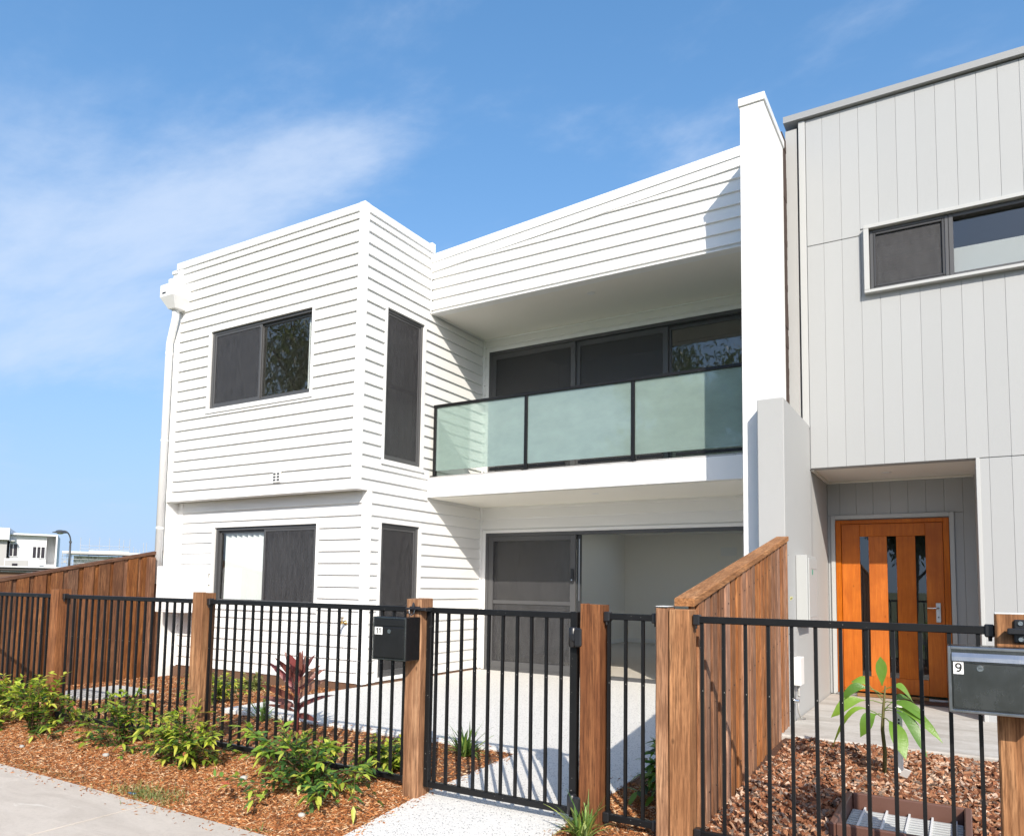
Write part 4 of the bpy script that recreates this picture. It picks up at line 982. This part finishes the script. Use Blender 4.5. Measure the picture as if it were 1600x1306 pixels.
shrub('green leafy plant growing in mulch left of the cordyline', -.75, -1.55, .45, .30, .34, 44, 14, pink=0)
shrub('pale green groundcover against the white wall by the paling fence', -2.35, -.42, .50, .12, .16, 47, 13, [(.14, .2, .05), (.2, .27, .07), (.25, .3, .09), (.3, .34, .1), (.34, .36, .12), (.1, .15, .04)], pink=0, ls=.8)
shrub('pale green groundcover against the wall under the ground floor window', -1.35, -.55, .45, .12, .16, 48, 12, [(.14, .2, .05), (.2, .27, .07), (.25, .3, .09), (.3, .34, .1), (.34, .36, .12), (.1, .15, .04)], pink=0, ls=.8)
# red cordyline
r = random.Random(4); x, y = 1.53, -2.47; z0 = mulch_z(x, y)
t = thing('cordyline', 'burgundy strap-leaved cordyline behind the black pickets', 'plant', (x, y, z0))
st, lf = MB(), MB(); st.tube([(x, y, z0-.03), (x+.01, y, z0+.22), (x, y+.01, z0+.42), (x+.01, y, z0+.56)], .02, 8, (.20, .05, .05), True, [.022, .02, .016, .008])
for i in range(21):
    a = i*2.4 + r.uniform(-.3, .3); s_ = i/20; zz = z0 + .16 + .36*s_; el = R(18 + 52*s_ + r.uniform(-8, 12)); ln = r.uniform(.32, .43)*(.75+.35*math.sin(math.pi*min(1, s_+.15)))
    c = [(.13, .04, .036), (.19, .06, .05), (.26, .10, .075), (.36, .19, .13), (.28, .07, .07)][r.randrange(5)]
    leaf(lf, (x, y, zz), (math.cos(a)*math.cos(el), math.sin(a)*math.cos(el), math.sin(el)), Vector((.3, -.75, .6)) + rv(r, .35), ln, r.uniform(.048, .064), c, r.uniform(.05, .25), .3, 6)
st.obj('stem', 'bark', t, True); lf.obj('leaves', 'leaf_waxy', t, True)
# strappy tufts
def tuft(label, x, y, n, ln, seed, cols=((.10, .19, .035), (.16, .26, .05), (.25, .34, .10), (.07, .13, .03)), spread=1., w=.009, z=None, zb=0):
    r = random.Random(seed); z0 = (mulch_z(x, y) if z is None else z)
    t = thing('grass_tuft', label, 'grass', (x, y, z0), 'strappy grass tufts'); mb = MB()
    for i in range(n):
        a = r.uniform(0, 2*math.pi); el = R(r.uniform(38, 86)); L_ = ln*r.uniform(.55, 1.1)
        d_ = Vector((math.cos(a)*math.cos(el)*spread, math.sin(a)*math.cos(el)*spread, math.sin(el)))
        leaf(mb, (x+r.uniform(-.03, .03), y+r.uniform(-.03, .03), z0-.01), d_, (0, 0, 1), L_, w*r.uniform(.8, 1.3), tuple(v*r.uniform(.8, 1.2) for v in cols[r.randrange(len(cols))]), r.uniform(.1, .75), .5, 6)
    mb.obj('blades', 'grass_blade', t, True); return t
tuft('strappy green grass tuft in mulch right behind the gate pickets', 3.09, -2.24, 90, .36, 3, ((.14, .24, .05), (.22, .33, .07), (.32, .42, .12), (.09, .17, .04)), w=.014)
tuft('strappy green grass tuft at the foot of the reddish hinge post', 4.60, -3.36, 70, .32, 7, ((.16, .26, .05), (.26, .36, .08), (.36, .44, .14), (.10, .18, .04)), w=.012)
tuft('strappy pale green grass tuft left of the cordyline', .74, -2.14, 60, .36, 9, w=.010)
tuft('few thin green blades at the corner of footpath and mulch', 2.90, -4.0, 9, .12, 15, spread=1.6, w=.006)
# seedy lawn weeds at the footpath edge
r = random.Random(77); mb = MB()
for i in range(900):
    x = r.gauss(1.78, .17); y = -3.93 + r.gauss(.0, .05); z = mulch_z(x, max(y, -4.02)); a = r.uniform(0, 6.28); el = R(r.uniform(25, 85))
    leaf(mb, (x, y, z-.003), (math.cos(a)*math.cos(el), math.sin(a)*math.cos(el), math.sin(el)), (0, 0, 1), r.uniform(.03, .085), .0035, [(.22, .28, .08), (.33, .36, .13), (.42, .40, .19), (.16, .22, .05)][r.randrange(4)], r.uniform(.1, .7), .2, 3)
for i in range(260):
    x = r.choice((.35, .62, .9)) + r.gauss(0, .14); y = -3.97 + r.gauss(.0, .03); z = mulch_z(x, max(y, -4.02)); a = r.uniform(0, 6.28); el = R(r.uniform(25, 85))
    leaf(mb, (x, y, z-.003), (math.cos(a)*math.cos(el), math.sin(a)*math.cos(el), math.sin(el)), (0, 0, 1), r.uniform(.02, .05), .003, [(.2, .22, .08), (.27, .25, .12), (.09, .13, .03)][r.randrange(3)], r.uniform(.1, .7), .2, 3)
o = mb.obj('weed_grass', 'grass_blade', None, True); o['kind'] = 'stuff'; o['label'] = 'short wispy weed grass along the footpath edge'; o['category'] = 'grass'
# young big-leaved tree in the bark bed
x, y = 5.83, -1.16; z0 = mulch_z(x, y)
t = thing('young_plant', 'young plant with large drooping green leaves in the bark bed', 'plant', (x, y, z0))
MB().tube([(x, y, z0-.05), (x+.008, y, z0+.15), (x-.004, y, z0+.30), (x+.006, y, z0+.46), (x+.02, y-.005, z0+.60)], .012, 8, (.16, .15, .06), True, [.015, .013, .012, .009, .005]).obj('stem', 'bark', t, True)
BL = [(.62, 95, 70, .20, .055, 0.), (.58, 20, 28, .14, .07, .9), (.56, 175, 22, .22, .075, .75), (.50, 195, 8, .24, .075, .55), (.50, 350, 15, .27, .06, .55), (.46, -15, 12, .34, .055, .6), (.45, -30, 5, .25, .065, .95), (.40, 200, 30, .30, .05, 1.15), (.42, 230, 5, .15, .08, .9), (.40, 300, -5, .22, .08, .75), (.44, 60, 30, .20, .06, .6), (.52, 130, 35, .18, .06, .5)]
for k, (hz, az, el, ln, wd, dr_) in enumerate(BL):
    a, e = R(az), R(el); d_ = Vector((math.cos(a)*math.cos(e), math.sin(a)*math.cos(e)*.6 - .25, math.sin(e))).normalized()
    p = Vector((x, y, z0+hz-.02)); pe = p + d_*(0 if k == 0 else .06 + .02*(k % 4)); pet = MB().tube([p, p.lerp(pe, .5)+Vector((0, 0, .008)), pe], .0035, 6, (.18, .26, .05), False)
    lf = MB(); leaf(lf, pe, d_ - Vector((0, 0, dr_*.15)), Vector((0, -.8, .75)) + rv(r, .35), ln, wd*1.35, [(.13, .26, .03), (.17, .32, .035), (.10, .22, .03), (.21, .36, .045)][k % 4], dr_*1.05, .22, 10, True)
    o = lf.obj('leaf', 'leaf_waxy', t, True); pet.obj('petiole', 'leaf_waxy', o, True)
tg = MB(); tg.box(5.945, 5.995, -1.33, -1.327, .02, .09); o = tg.obj('plant_tag', 'sticker_white'); tag(o, 'small crumpled plant tag lying below the white stake', 'tag'); o.rotation_euler = (R(35), R(18), R(20))

# ------------------------------------------------------------------ mulch and bark
def chips(name, n, where, cols, lr, wr, tr, label, seed, nug=False, zf=None):
    r = random.Random(seed); V, F, Cc = [], [], []
    for i in range(n):
        x, y = where(r)
        if x is None: continue
        z = (zf or mulch_z)(x, y); a = r.uniform(0, math.pi); ln = r.uniform(*lr)*(1 if r.random() < .9 else 1.5); w_ = r.uniform(*wr); th = r.uniform(*tr); ti = r.gauss(0, .28)
        dx, dy, dz = math.cos(a)*math.cos(ti)*ln*.5, math.sin(a)*math.cos(ti)*ln*.5, math.sin(ti)*ln*.5
        sx, sy = -math.sin(a)*w_*.5, math.cos(a)*w_*.5; zc = z + abs(dz)*.6 + th*.3; k = len(V); sk_ = r.uniform(-.3, .3); tw = r.uniform(-.5, .5)*w_
        c = cols[r.randrange(len(cols))]; q = r.uniform(.7, 1.25); c = (c[0]*q, c[1]*q, c[2]*q)
        if not nug:
            V += [(x-dx, y-dy, zc-dz), (x+sx, y+sy, zc+tw-th*.3), (x+dx, y+dy, zc+dz), (x-sx+dx*sk_, y-sy+dy*sk_, zc-tw), (x+dx*sk_, y+dy*sk_, zc+th)]
            F += [(k, k+1, k+4), (k+1, k+2, k+4), (k+2, k+3, k+4), (k+3, k, k+4), (k, k+3, k+2, k+1)]; Cc += [c]*5
        else:
            j = lambda: r.uniform(-.25, .25)*w_
            for zz, s_ in ((-th*.4, 1.), (th*.7, .82)):
                V += [(x-dx*s_+sx*s_+j(), y-dy*s_+sy*s_+j(), zc-dz+zz+tw), (x-dx*s_-sx*s_+j(), y-dy*s_-sy*s_+j(), zc-dz+zz-tw), (x+dx*s_-sx*s_+j(), y+dy*s_-sy*s_+j(), zc+dz+zz-tw), (x+dx*s_+sx*s_+j(), y+dy*s_+sy*s_+j(), zc+dz+zz+tw)]
            F += [(k+4, k+5, k+6, k+7), (k, k+1, k+5, k+4), (k+1, k+2, k+6, k+5), (k+2, k+3, k+7, k+6), (k+3, k, k+4, k+7)]; Cc += [c]*8
    mb = MB(); mb.v, mb.f, mb.c = V, F, Cc
    o = mb.obj(name, 'chip'); o['kind'] = 'stuff'; o['label'] = label; o['category'] = 'mulch'; return o
def w_front(r):
    while True:
        x = r.uniform(-2.6, 3.46); y = r.uniform(-4.035, -3.12)
        if r.random() < .35 + .65*(x+2.6)/6: return x, y
def w_back(r):
    while True:
        x = r.uniform(-3.75, 3.42); y = r.uniform(-3.2, -.03)
        if in_paving(x, y, -.0) or (-2.9 < x < -2.15 and -2.08 < y < -1.32): continue
        return x, y
def w_strip(r):
    while True:
        x = r.uniform(4.40, 5.05); y = r.uniform(-4.0, -1.95)
        if y > -2.0-.9*max(0, 4.75-x): continue
        return x, y
MC = [(.35, .125, .042), (.47, .185, .068), (.56, .235, .09), (.20, .068, .024), (.68, .38, .18), (.41, .15, .055), (.51, .205, .075), (.76, .54, .34)]
chips('mulch_chips', 52000, w_front, MC, (.012, .046), (.003, .0075), (.002, .006), 'orange-brown shredded mulch between footpath and pickets', 1)
chips('mulch_chips', 26000, w_back, MC, (.014, .055), (.004, .010), (.002, .006), 'orange-brown shredded mulch behind the pickets', 2)
chips('mulch_chips', 9000, w_strip, MC, (.012, .05), (.0035, .009), (.002, .006), 'orange-brown shredded mulch in the narrow strip beside the gate', 3)
def w_stray(r):
    k = r.random()
    if k < .5: return r.uniform(-1.5, 3.4), -4.035 - abs(r.gauss(0, .07))
    if k < .75: return 3.405 + abs(r.gauss(0, .05)), r.uniform(-4.0, -2.05)
    if k < .85: return 4.415 - abs(r.gauss(0, .06)), r.uniform(-4.0, -2.1)
    return r.uniform(.1, 3.3), -1.995 + abs(r.gauss(0, .05))
chips('stray_chips', 620, w_stray, MC, (.010, .04), (.003, .008), (.002, .005), 'scattered mulch chips strayed onto footpath and paving', 12, False, lambda x, y: -.150 if y < -4.03 else path_z(y))
def w_right(r):
    while True:
        x = r.uniform(5.08, 7.2) if r.random() < .85 else r.uniform(7.2, 9.2); y = r.uniform(-3.9, -.30) if x < 6.93 else r.uniform(-3.9, 1.45)
        if PX0-.01 < x < PX1+.01 and PY0-.01 < y < PY1+.01: continue
        if x < xr(y)+.02: continue
        return x, y
BC = [(.24, .10, .052), (.34, .145, .074), (.42, .20, .105), (.14, .055, .032), (.54, .32, .20), (.30, .12, .06), (.66, .48, .36), (.20, .15, .12)]
chips('bark_chips', 18500, w_right, BC, (.018, .052), (.012, .028), (.004, .011), 'reddish bark chips in the neighbour garden bed', 4, True)
r = random.Random(6); pb = [(.06, -3.9)]
for i, (x, y) in enumerate(((.75, -3.62), (2.18, -3.52), (3.0, -3.78), (-.2, -3.75))):
    s_ = r.uniform(.015, .024); mb = MB(); z = mulch_z(x, y)+.012
    bm = bmesh.new(); bmesh.ops.create_icosphere(bm, subdivisions=2, radius=s_)
    mb.add([(v.co.x*1.3*(1+.2*mnoise.noise(v.co*60))+x, v.co.y*(1+.3*mnoise.noise(v.co*50))+y, v.co.z*.7+z) for v in bm.verts], [tuple(v.index for v in f.verts) for f in bm.faces]); bm.free()
    tag(mb.obj('pebble', 'porch_concrete', None, True), ['pale pebble in the mulch before the sprawling shrub', 'pale pebble beside the black bottom rail of the middle panel', 'pale pebble in the mulch by the path corner', 'pale pebble in the mulch near the left shrubs'][i], 'pebble')

# ------------------------------------------------------------------ beyond the left fence: far house, lamp, scaffolded building
def ray(u, v): return fw + rt*((u-800.25)/1163.41) - up*((v-823.58)/1163.41)
def far_frame(u, depth):                                    # a level frame at that distance, x to the right, y away
    p = Vector((CX, CY, CZ)) + ray(u, 885)*depth
    return p, yaw
GZ = -.42
def far_thing(name, label, cat, u, depth):
    p, yw = far_frame(u, depth)
    o = bpy.data.objects.new(name, None); o.location = (p.x, p.y, GZ); w_ = ray(u, 885); o.rotation_euler = (0, 0, math.atan2(-w_.x, w_.y)-R(3)); COL.objects.link(o); WM[o] = Matrix.Identity(4)
    tag(o, label, cat); k = depth/1163.41*math.cos(math.atan((u-800)/1163.41))
    return o, (lambda uu: (uu-u)*k), (lambda vv: CZ + depth*ray(u, vv).z - GZ)
t, X_, Z_ = far_thing('distant_house', 'white two-storey house far behind the left paling fence', 'house', 50, 76)
box('wall', 'far_white', t, X_(14), X_(71), 0, 8, 0, Z_(836)); box('wall', 'far_white', t, X_(71.2), X_(86), 1.6, 8, 0, Z_(836))
box('tower', 'far_white', t, X_(-40), X_(13.8), -1.2, 8, Z_(845), Z_(827)); box('tower', 'far_grey', t, X_(-40), X_(10), -.6, 8, 0, Z_(845))
box('fin_wall', 'far_white', t, X_(86), X_(88.5), -.6, 8, 0, Z_(836.5)); box('roof', 'far_white', t, X_(14), X_(88.5), -.6, 8.2, Z_(836.4), Z_(834))
box('canopy', 'far_white', t, X_(13), X_(22), -.9, 0, Z_(846.5), Z_(845.5))
for a, b in ((14.3, 18.6), (20, 25.8)): f_ = box('window', 'far_glass', t, X_(a), X_(b), -.06, -.01, Z_(869.5), Z_(850.5)); ring(MB(), 'F', -.06, X_(a)-.06, X_(b)+.06, Z_(869.5)-.06, Z_(850.5)+.06, .06, 0, .03).obj('window_frame', 'far_white', f_)
for a, b in ((50, 55.3), (57, 61.8), (63.3, 68.8)): f_ = box('window', 'far_glass', t, X_(a), X_(b), -.06, -.01, Z_(871.5), Z_(854)); ring(MB(), 'F', -.06, X_(a)-.06, X_(b)+.06, Z_(871.5)-.06, Z_(854)+.06, .06, 0, .03).obj('window_frame', 'far_white', f_)
box('balcony_wall', 'far_white', t, X_(9), X_(61.5), -1.4, -1.25, Z_(886), Z_(873.5)); box('balcony_wall', 'far_grey', t, X_(10), X_(45), -1.46, -1.41, Z_(890), Z_(876))
box('window', 'far_glass', t, X_(21), X_(29), -1.52, -1.47, Z_(889), Z_(881)); box('lower_wall', 'far_white', t, X_(62), X_(86), -.4, 1.5, 0, Z_(881))
t, X_, Z_ = far_thing('low_shed', 'dark flat roof of a low shed far behind the left paling fence', 'shed', 40, 40)
box('roof', 'dark_roof', t, X_(-60), X_(160), 0, 5, Z_(891), Z_(886)); box('gutter', 'far_white', t, X_(-60), X_(160), -.12, -.02, Z_(886.4), Z_(884.6)); box('wall', 'base_brown', t, X_(-55), X_(155), .3, 4.8, 0, Z_(891)); box('wall_trim', 'far_white', t, X_(-56), X_(156), .2, .29, Z_(893.6), Z_(892.4))
t, X_, Z_ = far_thing('street_lamp', 'dark curved street lamp rising behind the left paling fence', 'street lamp', 108, 62)
mb = MB().tube([(0, 0, 0), (0, 0, Z_(870)), (0, 0, Z_(846))], .07, 10, None, True, [.10, .09, .065]); mb.obj('pole', 'lamp_grey', t, True)
box('pole_collar', 'lamp_grey', t, -.1, .1, -.1, .1, Z_(848), Z_(845))
pts = [(X_(108 - 11*(1-math.cos(a))), 0, Z_(846) + (Z_(829.5)-Z_(846))*math.sin(a)) for a in [math.pi/2*i/8 for i in range(9)]] + [(X_(93), 0, Z_(830))]
MB().tube(pts, .055, 8).obj('arm', 'lamp_grey', t, True)
MB().lathe([(.12, Z_(828.3)), (.28, Z_(829)), (.34, Z_(830.5)), (.95*.62, Z_(832.2)), (.60, Z_(832.7)), (.3, Z_(832.8))], X_(91), 0, 18).obj('lamp_head', 'lamp_grey', t, True)
MB().lathe([(.27, Z_(832.8)), (.22, Z_(834.2)), (.1, Z_(834.8))], X_(91), 0, 14).obj('lamp_glass', 'plastic_white', t, True)
t, X_, Z_ = far_thing('building_site', 'half-built pale house wrapped in thin scaffolding beyond the paling fence', 'building', 160, 100)
box('wall', 'far_white', t, X_(112), X_(245), 3, 12, 0, Z_(868)); box('roof_sheet', 'far_white', t, X_(96), X_(250), 1, 12, Z_(864), Z_(862)); box('roof_edge', 'far_grey', t, X_(96), X_(250), .8, .95, Z_(866), Z_(863.4))
box('parapet', 'far_white', t, X_(135), X_(200), 4, 9, Z_(863), Z_(858.6))
r = random.Random(5)
for i in range(16): 
    a = 96+i*7+r.uniform(-2, 2); v_ = 867+r.uniform(0, 12); box('window', 'far_grey', t, X_(a), X_(a+r.uniform(2, 4)), 2.9, 2.98, Z_(v_+r.uniform(2, 4)), Z_(v_))
for u_ in (122, 136, 152, 168, 184, 191, 201): MB().tube([(X_(u_), 2.3, 0), (X_(u_), 2.3, Z_(838+r.uniform(0, 3)))], .034, 5).obj('scaffold_pole', 'steel_pole', t)
for u_ in (96, 103, 110, 208, 212, 218, 224, 229): MB().tube([(X_(u_), 1.6, 0), (X_(u_), 1.6, Z_(841+r.uniform(-3, 16) if u_ > 200 else 866))], .034, 5).obj('scaffold_pole', 'steel_pole', t)
for v_ in (852, 857): MB().tube([(X_(122), 2.2, Z_(v_)), (X_(201), 2.2, Z_(v_))], .03, 5).obj('scaffold_rail', 'steel_pole', t)
for v_ in (862, 869, 874, 880): MB().tube([(X_(94), 1.5, Z_(v_)), (X_(232), 1.5, Z_(v_))], .03, 5).obj('scaffold_rail', 'steel_pole', t)

# ------------------------------------------------------------------ street trees across the road (seen mirrored in the glass)
def gum(label, x, y, h, cr, seed, nl=5200):
    r = random.Random(seed); t = thing('street_tree', label, 'tree', (x, y, GZ), 'trees across the road'); tr, lf = MB(), MB(); tips = []
    def grow(p, d_, ln, rad, lv):
        pts = [p]; n = 5
        for i in range(n):
            d_ = (d_ + rv(r, .15) + Vector((0, 0, .09))).normalized(); pts.append(pts[-1] + d_*ln/n)
        tr.tube(pts, rad, 6, (.16, .13, .10), False, [rad*(1-.4*i/n) for i in range(n+1)])
        if lv <= 1: tips.extend((pts[k], d_) for k in (3, 4, 5))
        if lv == 0: return
        a0 = r.uniform(0, 6.28); m = 4 if lv == 3 else 3
        for k in range(m):
            a = a0 + 6.283*k/m + r.uniform(-.4, .4); o = d_*.8 + Vector((math.cos(a), math.sin(a), r.uniform(.0, .35)))*r.uniform(.5, .9)
            grow(pts[5 - (k % 3 if lv == 3 else k % 2)], o.normalized(), ln*r.uniform(.58, .74), rad*.52, lv-1)
    grow(Vector((x, y, GZ)), Vector((r.uniform(-.06, .06), r.uniform(-.06, .06), 1)).normalized(), h*.36, .016*h, 3)
    for i in range(nl):
        p, d_ = tips[r.randrange(len(tips))]; q = p + Vector((r.gauss(0, .034*h), r.gauss(0, .034*h), r.gauss(-.02*h, .028*h)))
        leaf(lf, q, rv(r, 1) + Vector((0, 0, -.5)), rv(r, 1), r.uniform(.2, .32), r.uniform(.07, .11), [(.05, .09, .02), (.09, .14, .03), (.14, .18, .045), (.035, .06, .018)][r.randrange(4)], .2, .1, 2)
    tr.obj('trunk', 'bark', t, True); lf.obj('crown', 'leaf', t, True)
gum('tall gum tree across the road mirrored in the upper front window', -13.5, -13.0, 15.5, 3, 3, 5200)
gum('leafy tree across the road mirrored in the balcony door', -2.9, -19.5, 14.5, 3, 12, 15000)
gum('leafy tree across the road mirrored in the orange door glass', 4.6, -21.5, 7.5, 3, 23, 9000)
